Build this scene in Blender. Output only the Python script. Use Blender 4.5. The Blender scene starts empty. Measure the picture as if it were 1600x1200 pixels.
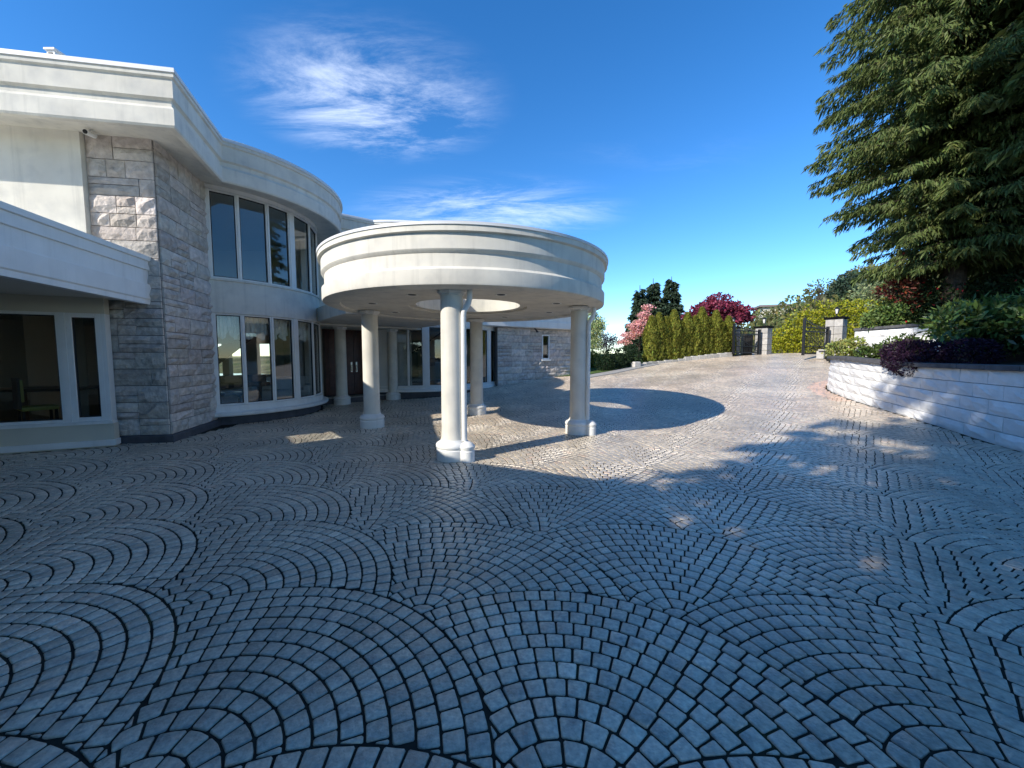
import bpy, math, random
import numpy as np
from mathutils import Vector, Matrix
from mathutils.geometry import tessellate_polygon
R = math.radians
random.seed(7); rng = np.random.default_rng(11)
scn = bpy.context.scene
COL = scn.collection

# ------------------------------------------------------------------ camera
cam_d = bpy.data.cameras.new("camera"); cam = bpy.data.objects.new("camera", cam_d); COL.objects.link(cam)
cam.location = (0, 0, 1.6); cam.rotation_euler = (R(86), 0, 0)
cam_d.sensor_width = 36; cam_d.lens = 13.5; cam_d.clip_start = 0.05; cam_d.clip_end = 5000
scn.camera = cam
# ------------------------------------------------------------------ light
SUN_EL = R(31.5)
LX, LY = 0.78, 0.626                       # horizontal direction the light travels in
world = bpy.data.worlds.new("World"); scn.world = world; world.use_nodes = True
wt = world.node_tree; wt.nodes.clear()
def wn(t, **k):
    n = wt.nodes.new(t)
    for a, b in k.items(): setattr(n, a, b)
    return n
sky = wn('ShaderNodeTexSky', sky_type='NISHITA', sun_disc=False)
sky.sun_elevation = SUN_EL; sky.sun_rotation = math.atan2(-LX, -LY)
sky.altitude = 200; sky.air_density = 0.8; sky.dust_density = 0.05; sky.ozone_density = 2.3
hsv = wn('ShaderNodeHueSaturation'); hsv.inputs['Hue'].default_value = 0.503; hsv.inputs['Saturation'].default_value = 1.31; hsv.inputs['Value'].default_value = 1.0
wt.links.new(sky.outputs[0], hsv.inputs['Color'])
tc = wn('ShaderNodeTexCoord')
sep = wn('ShaderNodeSeparateXYZ'); wt.links.new(tc.outputs['Generated'], sep.inputs[0])
def wmath(op, a, b=None, c=None, clamp=False):
    n = wn('ShaderNodeMath', operation=op); n.use_clamp = clamp
    for i, v in enumerate((a, b, c)):
        if v is None: continue
        if isinstance(v, (int, float)): n.inputs[i].default_value = v
        else: wt.links.new(v, n.inputs[i])
    return n.outputs[0]
# cirrus lives on a flat layer high above: direction divided by its height
zc = wmath('MAXIMUM', sep.outputs[2], 0.03)
zc = wmath('ADD', zc, 0.10)
px_ = wmath('DIVIDE', sep.outputs[0], zc); py_ = wmath('DIVIDE', sep.outputs[1], zc)
cmb = wn('ShaderNodeCombineXYZ'); wt.links.new(px_, cmb.inputs[0]); wt.links.new(py_, cmb.inputs[1])
def wnoise(scale, detail, rough, dist, sx, sy, rot, off=0.0):
    m = wn('ShaderNodeMapping'); m.inputs['Scale'].default_value = (sx, sy, 1); m.inputs['Rotation'].default_value = (0, 0, rot)
    m.inputs['Location'].default_value = (off, off * 1.7, 0)
    wt.links.new(cmb.outputs[0], m.inputs[0])
    n = wn('ShaderNodeTexNoise'); n.inputs['Scale'].default_value = scale; n.inputs['Detail'].default_value = detail
    n.inputs['Roughness'].default_value = rough; n.inputs['Distortion'].default_value = dist
    wt.links.new(m.outputs[0], n.inputs['Vector']); return n.outputs[0]
def wramp(v, a, b):
    n = wn('ShaderNodeMapRange', interpolation_type='SMOOTHSTEP'); n.inputs[1].default_value = a; n.inputs[2].default_value = b
    wt.links.new(v, n.inputs[0]); return n.outputs[0]
wisp = wnoise(2.8, 14, 0.70, 0.5, 0.5, 1.7, -0.95, 5.3)
patch = wnoise(0.42, 3, 0.5, 0.4, 1, 1, 0.0, 0.4)
cov = wmath('MULTIPLY', wramp(wisp, 0.47, 0.80), wramp(patch, 0.52, 0.68))
# two cirrus banks in the sky over the house
def bank(cx, cy, rx, ry):
    dx = wmath('DIVIDE', wmath('SUBTRACT', px_, cx), rx); dy = wmath('DIVIDE', wmath('SUBTRACT', py_, cy), ry)
    d = wmath('SQRT', wmath('ADD', wmath('MULTIPLY', dx, dx), wmath('MULTIPLY', dy, dy)))
    return wramp(d, 1.0, 0.15)
b1 = wmath('MULTIPLY', bank(-0.46, 1.34, 0.50, 0.38), wramp(wisp, 0.40, 0.74))
b2 = wmath('MULTIPLY', bank(-0.12, 2.12, 0.85, 0.42), wramp(wisp, 0.36, 0.76))
cov = wmath('MULTIPLY', wmath('MAXIMUM', wmath('MULTIPLY', cov, 0.35), wmath('MAXIMUM', b1, b2)), 0.46, clamp=True)
cm = wn('ShaderNodeMixRGB'); wt.links.new(cov, cm.inputs[0]); wt.links.new(hsv.outputs[0], cm.inputs[1])
cm.inputs[2].default_value = (7.0, 7.4, 8.0, 1)
bg = wn('ShaderNodeBackground'); bg.inputs['Strength'].default_value = 0.140
wt.links.new(cm.outputs[0], bg.inputs[0])
wo = wn('ShaderNodeOutputWorld'); wt.links.new(bg.outputs[0], wo.inputs[0])
sun_d = bpy.data.lights.new("sun", 'SUN'); sun_d.energy = 3.05; sun_d.angle = R(0.53); sun_d.color = (1.0, 0.93, 0.82)
sun = bpy.data.objects.new("sun", sun_d); COL.objects.link(sun); sun.location = (-20, -16, 30)
sun.rotation_euler = Vector((LX * math.cos(SUN_EL), LY * math.cos(SUN_EL), -math.sin(SUN_EL))).to_track_quat('-Z', 'Y').to_euler()
vs = scn.view_settings; vs.view_transform = 'Standard'; vs.look = 'None'; vs.gamma = 1; vs.use_curve_mapping = False
vs.exposure = 1.0

# ------------------------------------------------------------------ materials
MATS = {}
def material(name, color, rough=0.7, spec=0.4, metal=0.0, noise=None, bump=None, attr=False, mix2=None, trans=0.0, streak=None, blotch=None):
    """noise=(scale, amount): brightness mottling; bump=(scale, strength, distance); mix2=(colour, scale, lo, hi): stains"""
    m = bpy.data.materials.new(name); m.use_nodes = True; nt = m.node_tree
    b = nt.nodes['Principled BSDF']; L = nt.links.new
    b.inputs['Roughness'].default_value = rough; b.inputs['Metallic'].default_value = metal
    b.inputs['Specular IOR Level'].default_value = spec
    b.inputs['Base Color'].default_value = (*color, 1)
    tcn = nt.nodes.new('ShaderNodeTexCoord'); src = None
    rgb = nt.nodes.new('ShaderNodeRGB'); rgb.outputs[0].default_value = (*color, 1); src = rgb.outputs[0]
    def nz(scale, detail=5):
        n = nt.nodes.new('ShaderNodeTexNoise'); n.inputs['Scale'].default_value = scale; n.inputs['Detail'].default_value = detail
        L(tcn.outputs['Object'], n.inputs['Vector']); return n.outputs[0]
    def mr(v, a, b_, c, d):
        n = nt.nodes.new('ShaderNodeMapRange'); L(v, n.inputs[0])
        for i, q in enumerate((a, b_, c, d)): n.inputs[i + 1].default_value = q
        return n.outputs[0]
    def mul(a, fac):
        n = nt.nodes.new('ShaderNodeVectorMath'); n.operation = 'SCALE'; L(a, n.inputs[0]); L(fac, n.inputs['Scale']); return n.outputs[0]
    if attr:
        at = nt.nodes.new('ShaderNodeAttribute'); at.attribute_name = 'Col'
        n = nt.nodes.new('ShaderNodeVectorMath'); n.operation = 'MULTIPLY'; L(src, n.inputs[0]); L(at.outputs['Color'], n.inputs[1]); src = n.outputs[0]
    if mix2:
        n = nt.nodes.new('ShaderNodeMixRGB'); L(mr(nz(mix2[1]), mix2[2], mix2[3], 0, 1), n.inputs[0]); L(src, n.inputs[1])
        n.inputs[2].default_value = (*mix2[0], 1); src = n.outputs[0]
    if streak:
        mp_ = nt.nodes.new('ShaderNodeMapping'); mp_.inputs['Scale'].default_value = (7, 7, 0.35); L(tcn.outputs['Object'], mp_.inputs[0])
        ns = nt.nodes.new('ShaderNodeTexNoise'); ns.inputs['Scale'].default_value = 1.0; ns.inputs['Detail'].default_value = 6; ns.inputs['Roughness'].default_value = 0.65; L(mp_.outputs[0], ns.inputs['Vector'])
        n = nt.nodes.new('ShaderNodeMixRGB'); L(mr(ns.outputs[0], 0.52, 0.80, 0, streak[1]), n.inputs[0]); L(src, n.inputs[1]); n.inputs[2].default_value = (*streak[0], 1); src = n.outputs[0]
    if blotch: src = mul(src, mr(nz(blotch[0], 4), 0.35, 0.65, 1-blotch[1], 1+blotch[1]))
    if noise:
        src = mul(src, mr(nz(noise[0]), 0.3, 0.7, 1 - noise[1], 1 + noise[1]))
    L(src, b.inputs['Base Color'])
    if bump:
        bp = nt.nodes.new('ShaderNodeBump'); bp.inputs['Strength'].default_value = bump[1]; bp.inputs['Distance'].default_value = bump[2]
        L(nz(bump[0], 6), bp.inputs['Height']); L(bp.outputs[0], b.inputs['Normal'])
    if trans:
        tr = nt.nodes.new('ShaderNodeBsdfTranslucent'); L(src, tr.inputs[0])
        mx = nt.nodes.new('ShaderNodeMixShader'); mx.inputs[0].default_value = trans
        L(b.outputs[0], mx.inputs[1]); L(tr.outputs[0], mx.inputs[2])
        L(mx.outputs[0], nt.nodes['Material Output'].inputs['Surface'])
    MATS[name] = m
    return m
material('stucco', (0.71, 0.68, 0.60), 0.85, 0.2, noise=(2.4, 0.07), bump=(110, 0.35, 0.005), mix2=((0.56, 0.545, 0.50), 3.1, 0.48, 0.8), streak=((0.40, 0.39, 0.35), 0.55))
material('trim_paint', (0.76, 0.76, 0.73), 0.55, 0.35, noise=(3, 0.05), bump=(70, 0.15, 0.003), streak=((0.48, 0.47, 0.43), 0.4))
material('soffit', (0.70, 0.68, 0.60), 0.85, 0.2, noise=(1.1, 0.03), bump=(90, 0.15, 0.003))
material('cap_metal', (0.70, 0.71, 0.72), 0.45, 0.5, noise=(2, 0.04))
material('cream_wall', (0.62, 0.58, 0.47), 0.8, 0.2, noise=(2, 0.04), bump=(140, 0.2, 0.003))
material('stone', (0.53, 0.485, 0.44), 0.9, 0.2, noise=(9, 0.22), bump=(13, 1.0, 0.035), attr=True)
material('mortar', (0.17, 0.16, 0.155), 0.95, 0.1, noise=(20, 0.15))
material('plinth', (0.085, 0.088, 0.10), 0.8, 0.3, noise=(5, 0.2), bump=(60, 0.3, 0.004))
material('door_wood', (0.075, 0.022, 0.013), 0.35, 0.5, noise=(6, 0.35), bump=(40, 0.1, 0.002))
material('brass', (0.75, 0.68, 0.55), 0.25, 0.5, metal=1.0)
material('dark_fitting', (0.03, 0.03, 0.03), 0.6, 0.3)
material('black_iron', (0.012, 0.012, 0.014), 0.4, 0.5)
material('cobble', (0.55, 0.47, 0.36), 0.32, 0.9, blotch=(0.8, 0.17), noise=(42, 0.26), bump=(85, 0.7, 0.006), attr=True, mix2=((0.33, 0.30, 0.25), 9, 0.5, 0.72))
material('joint', (0.035, 0.032, 0.026), 0.95, 0.1, noise=(6, 0.3), bump=(80, 0.5, 0.006), mix2=((0.05, 0.055, 0.025), 3, 0.55, 0.75))
material('block_white', (0.80, 0.79, 0.76), 0.75, 0.25, noise=(7, 0.06), bump=(22, 0.5, 0.009), mix2=((0.62, 0.61, 0.57), 2.2, 0.55, 0.8), attr=True)
material('cap_stone', (0.10, 0.10, 0.105), 0.85, 0.2, noise=(8, 0.25), bump=(30, 0.5, 0.006))
material('granite', (0.42, 0.405, 0.39), 0.85, 0.25, noise=(8, 0.15), bump=(25, 0.5, 0.008), attr=True)
material('concrete', (0.36, 0.35, 0.33), 0.9, 0.2, noise=(4, 0.12), bump=(60, 0.3, 0.004))
material('asphalt', (0.16, 0.155, 0.15), 0.9, 0.2, noise=(12, 0.15))
material('soil', (0.055, 0.042, 0.03), 0.95, 0.1, noise=(7, 0.35), bump=(30, 0.8, 0.02))
material('lawn', (0.085, 0.13, 0.035), 0.9, 0.15, noise=(3, 0.3), bump=(60, 0.8, 0.02))
material('hill_scrub', (0.16, 0.15, 0.07), 0.95, 0.1, noise=(0.25, 0.4), bump=(1.5, 1.0, 0.5), mix2=((0.07, 0.09, 0.03), 0.12, 0.45, 0.62))
material('bark', (0.06, 0.048, 0.038), 0.95, 0.1, noise=(9, 0.35), bump=(22, 0.9, 0.02))
material('birch_bark', (0.5, 0.48, 0.44), 0.9, 0.1, noise=(12, 0.3))
material('interior_wall', (0.66, 0.62, 0.53), 0.9, 0.1, noise=(1, 0.05))
material('interior_floor', (0.20, 0.14, 0.09), 0.35, 0.4, noise=(4, 0.2))
material('curtain', (0.80, 0.78, 0.72), 0.9, 0.1, noise=(8, 0.1))
material('piano_black', (0.01, 0.01, 0.01), 0.08, 0.6)
material('fabric_yellow', (0.42, 0.40, 0.12), 0.85, 0.2, noise=(20, 0.1))
material('fabric_white', (0.60, 0.62, 0.62), 0.9, 0.2, noise=(6, 0.06))
material('dark_wood', (0.035, 0.02, 0.012), 0.4, 0.4, noise=(8, 0.3))
material('roof_gravel', (0.30, 0.29, 0.28), 0.95, 0.1, noise=(20, 0.2))
material('far_roof', (0.22, 0.19, 0.18), 0.9, 0.1)
material('lamp_glass', (0.75, 0.75, 0.72), 0.2, 0.5)
def leafmat(name, c, trans=0.3, rough=0.55, spec=0.3): material(name, c, rough, spec, attr=True, trans=trans)
leafmat('leaf_spruce', (0.125, 0.165, 0.05)); leafmat('leaf_far_spruce', (0.055, 0.09, 0.055)); leafmat('leaf_cedar', (0.25, 0.265, 0.045))
leafmat('leaf_laurel', (0.36, 0.37, 0.025)); leafmat('leaf_birch', (0.36, 0.42, 0.20)); leafmat('leaf_pink', (0.85, 0.48, 0.45))
leafmat('leaf_maple', (0.26, 0.045, 0.085)); leafmat('leaf_rhodo', (0.11, 0.17, 0.04), 0.2, 0.35, 0.5); leafmat('leaf_heather', (0.035, 0.014, 0.035))
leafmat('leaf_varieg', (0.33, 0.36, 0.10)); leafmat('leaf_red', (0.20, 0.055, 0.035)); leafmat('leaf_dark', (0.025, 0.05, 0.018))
leafmat('leaf_mid', (0.10, 0.15, 0.04)); leafmat('leaf_olive', (0.16, 0.17, 0.06)); leafmat('petal_white', (0.75, 0.70, 0.66)); leafmat('petal_red', (0.6, 0.03, 0.05))
leafmat('leaf_grass', (0.14, 0.19, 0.05))
def glassmat():
    m = bpy.data.materials.new('window_glass'); m.use_nodes = True; nt = m.node_tree; nt.nodes.remove(nt.nodes['Principled BSDF'])
    lw = nt.nodes.new('ShaderNodeLayerWeight'); lw.inputs[0].default_value = 0.5
    pw_ = nt.nodes.new('ShaderNodeMath'); pw_.operation = 'POWER'; pw_.inputs[1].default_value = 5.0; nt.links.new(lw.outputs['Facing'], pw_.inputs[0])
    fr = nt.nodes.new('ShaderNodeMath'); fr.operation = 'MULTIPLY_ADD'; fr.inputs[1].default_value = 0.93; fr.inputs[2].default_value = 0.07; nt.links.new(pw_.outputs[0], fr.inputs[0])
    t = nt.nodes.new('ShaderNodeBsdfTransparent'); t.inputs[0].default_value = (0.90, 0.92, 0.91, 1)
    g = nt.nodes.new('ShaderNodeBsdfGlossy'); g.inputs['Roughness'].default_value = 0.0
    mx = nt.nodes.new('ShaderNodeMixShader'); nt.links.new(fr.outputs[0], mx.inputs[0]); nt.links.new(t.outputs[0], mx.inputs[1]); nt.links.new(g.outputs[0], mx.inputs[2])
    nt.links.new(mx.outputs[0], nt.nodes['Material Output'].inputs['Surface']); MATS['window_glass'] = m
glassmat()

# ------------------------------------------------------------------ mesh helpers
class MB:
    def __init__(s): s.v = []; s.f = []; s.c = []
    def add(s, vs, fs, col=None):
        o = len(s.v); s.v += [tuple(q) for q in vs]
        for f in fs: s.f.append(tuple(i + o for i in f)); s.c.append(col)
    def box(s, c, size, rz=0.0, col=None):
        x, y, z = (q / 2 for q in size); ca, sa = math.cos(rz), math.sin(rz); V = []
        for dx, dy, dz in ((-x,-y,-z),(x,-y,-z),(x,y,-z),(-x,y,-z),(-x,-y,z),(x,-y,z),(x,y,z),(-x,y,z)):
            V.append((c[0] + dx*ca - dy*sa, c[1] + dx*sa + dy*ca, c[2] + dz))
        s.add(V, [(0,3,2,1),(4,5,6,7),(0,1,5,4),(1,2,6,5),(2,3,7,6),(3,0,4,7)], col)
    def beam(s, p, q, t, z0, z1, col=None):
        """upright slab of thickness t along the plan line p-q"""
        dx, dy = q[0]-p[0], q[1]-p[1]; L = math.hypot(dx, dy)
        s.box(((p[0]+q[0])/2, (p[1]+q[1])/2, (z0+z1)/2), (L, t, z1-z0), math.atan2(dy, dx), col)
    def prism_hole(s, poly, hole, z0, z1, col=None):
        A = list(poly)+list(hole); n = len(A); a = len(poly); V = [(x, y, z0) for x, y in A]+[(x, y, z1) for x, y in A]; F = []
        for o, m in ((0, a), (a, len(hole))): F += [(o+i, o+(i+1) % m, n+o+(i+1) % m, n+o+i) for i in range(m)]
        for t in tessellate_polygon([[Vector((x, y, 0)) for x, y in poly], [Vector((x, y, 0)) for x, y in hole]]): F += [tuple(n+i for i in t), tuple(t[::-1])]
        s.add(V, F, col)
    def prism(s, poly, z0, z1, col=None, top=True, bottom=True):
        n = len(poly); V = [(x, y, z0) for x, y in poly] + [(x, y, z1) for x, y in poly]
        F = [(i, (i+1) % n, n + (i+1) % n, n + i) for i in range(n)]
        tri = tessellate_polygon([[Vector((x, y, 0)) for x, y in poly]])
        if top: F += [tuple(n + i for i in t) for t in tri]
        if bottom: F += [tuple(t[::-1]) for t in tri]
        s.add(V, F, col)
    def lathe(s, prof, c=(0,0,0), seg=32, col=None):
        V = []; n = len(prof)
        for k in range(seg):
            a = 2*math.pi*k/seg
            V += [(c[0]+r*math.cos(a), c[1]+r*math.sin(a), c[2]+z) for r, z in prof]
        F = []
        for k in range(seg):
            k2 = (k+1) % seg
            for i in range(n-1): F.append((k*n+i, k2*n+i, k2*n+i+1, k*n+i+1))
        s.add(V, F, col)
    def sweep(s, path, prof, closed=False, cap=True, closed_prof=True, zf=None, col=None):
        """prof: (outward offset, z); outward is to the right of the path's direction"""
        P = [Vector(p[:2]) for p in path]; n = len(P); m = len(prof); V = []
        for i in range(n):
            a = P[i-1] if (i > 0 or closed) else None; b = P[(i+1) % n] if (i < n-1 or closed) else None
            d1 = (P[i]-a).normalized() if a is not None else None; d2 = (b-P[i]).normalized() if b is not None else None
            if d1 is None: d1 = d2
            if d2 is None: d2 = d1
            n1 = Vector((d1.y, -d1.x)); n2 = Vector((d2.y, -d2.x)); nn = (n1+n2)
            nn = nn / max(0.25, nn.length_squared / 2) if nn.length > 1e-6 else n1
            zz = zf(P[i].x, P[i].y) if zf else 0.0
            V += [(P[i].x+nn.x*o, P[i].y+nn.y*o, z+zz) for o, z in prof]
        F = []; mm = m if closed_prof else m-1
        for i in range(n if closed else n-1):
            i2 = (i+1) % n
            for k in range(mm):
                k2 = (k+1) % m; F.append((i*m+k, i2*m+k, i2*m+k2, i*m+k2))
        if cap and not closed and closed_prof:
            F.append(tuple(range(m))[::-1]); F.append(tuple((n-1)*m+k for k in range(m)))
        s.add(V, F, col)
    def tube(s, pts, r, seg=8, col=None):
        P = [Vector(p) for p in pts]; n = len(P); V = []; rr = r if isinstance(r, (list, tuple)) else [r]*n
        for i in range(n):
            d = (P[min(i+1, n-1)] - P[max(i-1, 0)]).normalized()
            u = d.orthogonal().normalized() if i == 0 else (u - d*u.dot(d)).normalized()
            w = d.cross(u)
            for k in range(seg):
                a = 2*math.pi*k/seg; q = P[i] + (u*math.cos(a)+w*math.sin(a))*rr[i]; V.append(tuple(q))
        F = [(i*seg+k, i*seg+(k+1) % seg, (i+1)*seg+(k+1) % seg, (i+1)*seg+k) for i in range(n-1) for k in range(seg)]
        F += [tuple(range(seg))[::-1], tuple((n-1)*seg+k for k in range(seg))]
        s.add(V, F, col)
def wloc(o):
    l = Vector((0, 0, 0))
    while o: l += o.location; o = o.parent
    return l
def build(name, mb, mat, parent=None, smooth=None, local=False, bevel=None):
    """vertices are world coordinates unless local; the mesh is stored relative to its parent"""
    me = bpy.data.meshes.new(name)
    off = Vector((0,0,0)) if (parent is None or local) else wloc(parent)
    me.from_pydata([(x-off.x, y-off.y, z-off.z) for x, y, z in mb.v], [], mb.f); me.validate()
    if any(c is not None for c in mb.c) and len(mb.c) == len(me.polygons):
        at = me.color_attributes.new('Col', 'FLOAT_COLOR', 'CORNER'); buf = np.ones((len(me.loops), 4), np.float32); k = 0
        for p, c in zip(me.polygons, mb.c):
            if c is not None: buf[p.loop_start:p.loop_start+p.loop_total, :3] = c
        at.data.foreach_set('color', buf.ravel())
    me.materials.append(MATS[mat])
    if smooth is not None:
        me.polygons.foreach_set('use_smooth', [True]*len(me.polygons)); me.set_sharp_from_angle(angle=R(smooth))
    o = bpy.data.objects.new(name, me); COL.objects.link(o)
    if parent: o.parent = parent
    if bevel:
        b = o.modifiers.new('bevel', 'BEVEL'); b.width = bevel; b.segments = 2; b.limit_method = 'ANGLE'
    return o
def recalc(o):
    import bmesh
    bm = bmesh.new(); bm.from_mesh(o.data); bmesh.ops.recalc_face_normals(bm, faces=bm.faces); bm.to_mesh(o.data); bm.free(); return o
def tag(o, label=None, cat=None, group=None, kind=None):
    if label: o['label'] = label
    if cat: o['category'] = cat
    if group: o['group'] = group
    if kind: o['kind'] = kind
    return o
def thing(name, label, cat, loc=(0,0,0), group=None, rz=0.0):
    o = bpy.data.objects.new(name, None); COL.objects.link(o); o.location = loc; o.rotation_euler = (0,0,rz); o.empty_display_size = 0.2
    return tag(o, label, cat, group)
def arc(c, r, a0, a1, n):
    return [(c[0]+r*math.cos(R(a0+(a1-a0)*k/n)), c[1]+r*math.sin(R(a0+(a1-a0)*k/n))) for k in range(n+1)]
def leaf_mesh(name, pos, dirs, nrm, length, width, cols, mat, parent=None, local=False, fold=0.25):
    """one folded rhombus per leaf. pos base, dirs along, nrm across normal (arrays)"""
    n = len(pos); d = dirs/np.linalg.norm(dirs, axis=1, keepdims=True)
    s = np.cross(d, nrm); s /= np.maximum(np.linalg.norm(s, axis=1, keepdims=True), 1e-6); up = np.cross(s, d)
    L = np.asarray(length).reshape(-1,1)*np.ones((n,1)); W = np.asarray(width).reshape(-1,1)*np.ones((n,1))
    v = np.empty((n,4,3)); v[:,0] = pos; v[:,2] = pos+d*L - up*L*0.08
    v[:,1] = pos+d*L*0.5+s*W*0.5+up*W*fold; v[:,3] = pos+d*L*0.5-s*W*0.5+up*W*fold
    if parent is not None and not local: v -= np.array(wloc(parent))
    me = bpy.data.meshes.new(name); me.vertices.add(4*n); me.vertices.foreach_set('co', v.ravel().astype(np.float32))
    me.loops.add(4*n); me.polygons.add(n)
    me.polygons.foreach_set('loop_start', np.arange(0,4*n,4,dtype=np.int32)); me.polygons.foreach_set('loop_total', np.full(n,4,np.int32))
    me.loops.foreach_set('vertex_index', np.arange(4*n,dtype=np.int32)); me.update(calc_edges=True)
    at = me.color_attributes.new('Col', 'FLOAT_COLOR', 'CORNER'); c = np.ones((n,4,4),np.float32); c[:,:,:3] = cols[:,None,:]
    at.data.foreach_set('color', c.ravel()); me.materials.append(MATS[mat])
    o = bpy.data.objects.new(name, me); COL.objects.link(o)
    if parent: o.parent = parent
    return o
def unit(n):
    v = rng.normal(size=(n,3)); return v/np.linalg.norm(v,axis=1,keepdims=True)
def tint(n, lo=0.65, hi=1.35, hue=0.1):
    b = rng.uniform(lo, hi, (n,1)); return np.clip(b*(1+rng.normal(0,hue,(n,3))*np.array([1,.5,.8])), 0.1, 2.5)
def blob_points(blobs, n, shell=0.55):
    """points in a union of ellipsoids [(cx,cy,cz,rx,ry,rz)], biased to the outside; returns positions and outward directions"""
    B = np.array(blobs, float); w = (B[:,3]*B[:,4]*B[:,5])**(2/3); idx = rng.choice(len(B), n, p=w/w.sum())
    u = unit(n); r = shell+(1-shell)*rng.random((n,1))**0.7; r *= rng.normal(1,0.07,(n,1))
    return B[idx,:3]+u*r*B[idx,3:], u
def ground(x, y):
    s = 0.55*x+0.83*y; k = 1.0; t = (s-9.6)/k
    z = 0.107*k*(t if t > 30 else math.log1p(math.exp(t)))
    return z if z < 1.55 else 1.55+0.35*(1-math.exp(-(z-1.55)/0.35))
def sm(a, b, x):
    t = min(1, max(0, (x-a)/(b-a))); return t*t*(3-2*t)

# ================================================================== THE SETTING
def hill(x, y):
    q = 0.6*x+0.8*y
    if y < 5: return 0
    return 12*sm(34, 85, q)*sm(0.36, 0.95, x/y)
def terrain(x, y):
    z = ground(x, y)-0.09
    return z+hill(x, y)-(0.25 if y < -12 else 0)
def axis(lo, hi, near_lo, near_hi, fine, n_out):
    a = list(np.arange(near_lo, near_hi+1e-6, fine)); k = np.geomspace(1, abs(lo-near_lo)+1, n_out)-1; j = np.geomspace(1, hi-near_hi+1, n_out)-1
    return [near_lo-q for q in k[:0:-1]]+a+[near_hi+q for q in j[1:]]
xs = axis(-900, 900, -20, 70, 1.5, 22); ys = axis(-700, 1200, -14, 90, 1.5, 22)
mb = MB(); nx = len(xs)
for y in ys:
    for x in xs: mb.v.append((x, y, terrain(x, y)))
for j in range(len(ys)-1):
    for i in range(nx-1): mb.f.append((j*nx+i, j*nx+i+1, (j+1)*nx+i+1, (j+1)*nx+i)); mb.c.append(None)
tag(build('terrain', mb, 'hill_scrub', smooth=60), kind='structure')

# wall line of the curved planter on the right (plan), from beside the camera to its rounded far end
WALL = [(7.1,-3.0),(7.35,0.0),(7.75,3.0),(8.2,6.0),(8.65,7.6),(8.95,8.9),(9.15,10.0),(9.4,11.0),(9.75,11.85),(10.25,12.45),(11.0,12.9),(12.2,13.3)]
def smooth_path(P, step):
    pts = []; n = len(P)
    for i in range(n-1):
        p0, p1, p2, p3 = (Vector(P[max(0, min(n-1, i+k))]) for k in (-1, 0, 1, 2)); m = max(2, int((p2-p1).length/0.05))
        for k in range(m):
            t = k/m; pts.append(0.5*((2*p1)+(p2-p0)*t+(2*p0-5*p1+4*p2-p3)*t*t+(3*p1-p0-3*p2+p3)*t**3))
    pts.append(Vector(P[-1])); out = [pts[0]]; acc = 0
    for a, b in zip(pts, pts[1:]):
        acc += (b-a).length
        if acc >= step: out.append(b); acc = 0
    return [(p.x, p.y) for p in out]
WALLP = smooth_path(WALL, 0.31)
def side_of_wall(x, y):
    """positive on the driveway side"""
    best = 1e9; sg = 0
    for (ax, ay), (bx, by) in zip(WALLP, WALLP[1:]):
        dx, dy = bx-ax, by-ay; t = max(0, min(1, ((x-ax)*dx+(y-ay)*dy)/(dx*dx+dy*dy))); px, py = ax+dx*t, ay+dy*t; d = (x-px)**2+(y-py)**2
        if d < best: best = d; sg = dx*(y-ay)-dy*(x-ax)
    return math.copysign(math.sqrt(best), sg)
# house plan figures
C1, C2 = (-8.2, 11.0), (-4.3, 17.8)
O = (-0.93, 8.34)
EDGE = [(3.2,17.45),(4.6,18.35),(5.9,19.45),(7.4,20.55),(9.6,21.3),(12.6,22.1),(14.6,22.6)]      # back edge of the paving
def back_edge(x):
    for (a, b), (c, d) in zip(EDGE, EDGE[1:]):
        if a <= x <= c: return b+(d-b)*(x-a)/(c-a)
    return 17.3 if x < 3.2 else 32
def on_drive(x, y):
    if y < -2.6 or y > 31 or x < -13: return False
    if x < 3.2:
        if x > -1.2 and y > 16.25+0.616*(x+0.62): return False
        if (x-C1[0])**2+(y-C1[1])**2 < 2.5**2 or (x-C2[0])**2+(y-C2[1])**2 < 3.85**2: return False
        if x < -6.5 and y > 7.25+0.17*(x+6.5): return False
        if x < -7.2 and y > 6.78+0.47*(x+7.2): return False
        if y > 13.9+0.85*(x+6.5)-0.1 and x < -3: return False
        if y > 14 and x < -4: return False
    elif y > back_edge(x): return False
    if x > 6.5 and y < 13.6 and side_of_wall(x, y) < 0.03: return False
    if x > 10.6 and y >= 13.0 and x > 11.8+(y-13.3)*0.62: return False
    return True
# mortar bed under the stamped stones
mb = MB(); st = 0.5; idx = {}
def vid(i, j):
    if (i, j) not in idx:
        x, y = i*st, j*st; idx[(i, j)] = len(mb.v); mb.v.append((x, y, ground(x, y)-0.0075))
    return idx[(i, j)]
for i in range(-26, 52):
    for j in range(-6, 63):
        if any(on_drive(i*st+a, j*st+b) for a, b in ((0.25,0.25),(0,0),(.5,0),(0,.5),(.5,.5))):
            mb.f.append((vid(i,j), vid(i+1,j), vid(i+1,j+1), vid(i,j+1))); mb.c.append(None)
drive = tag(build('driveway', mb, 'joint', smooth=60), kind='structure')

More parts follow.
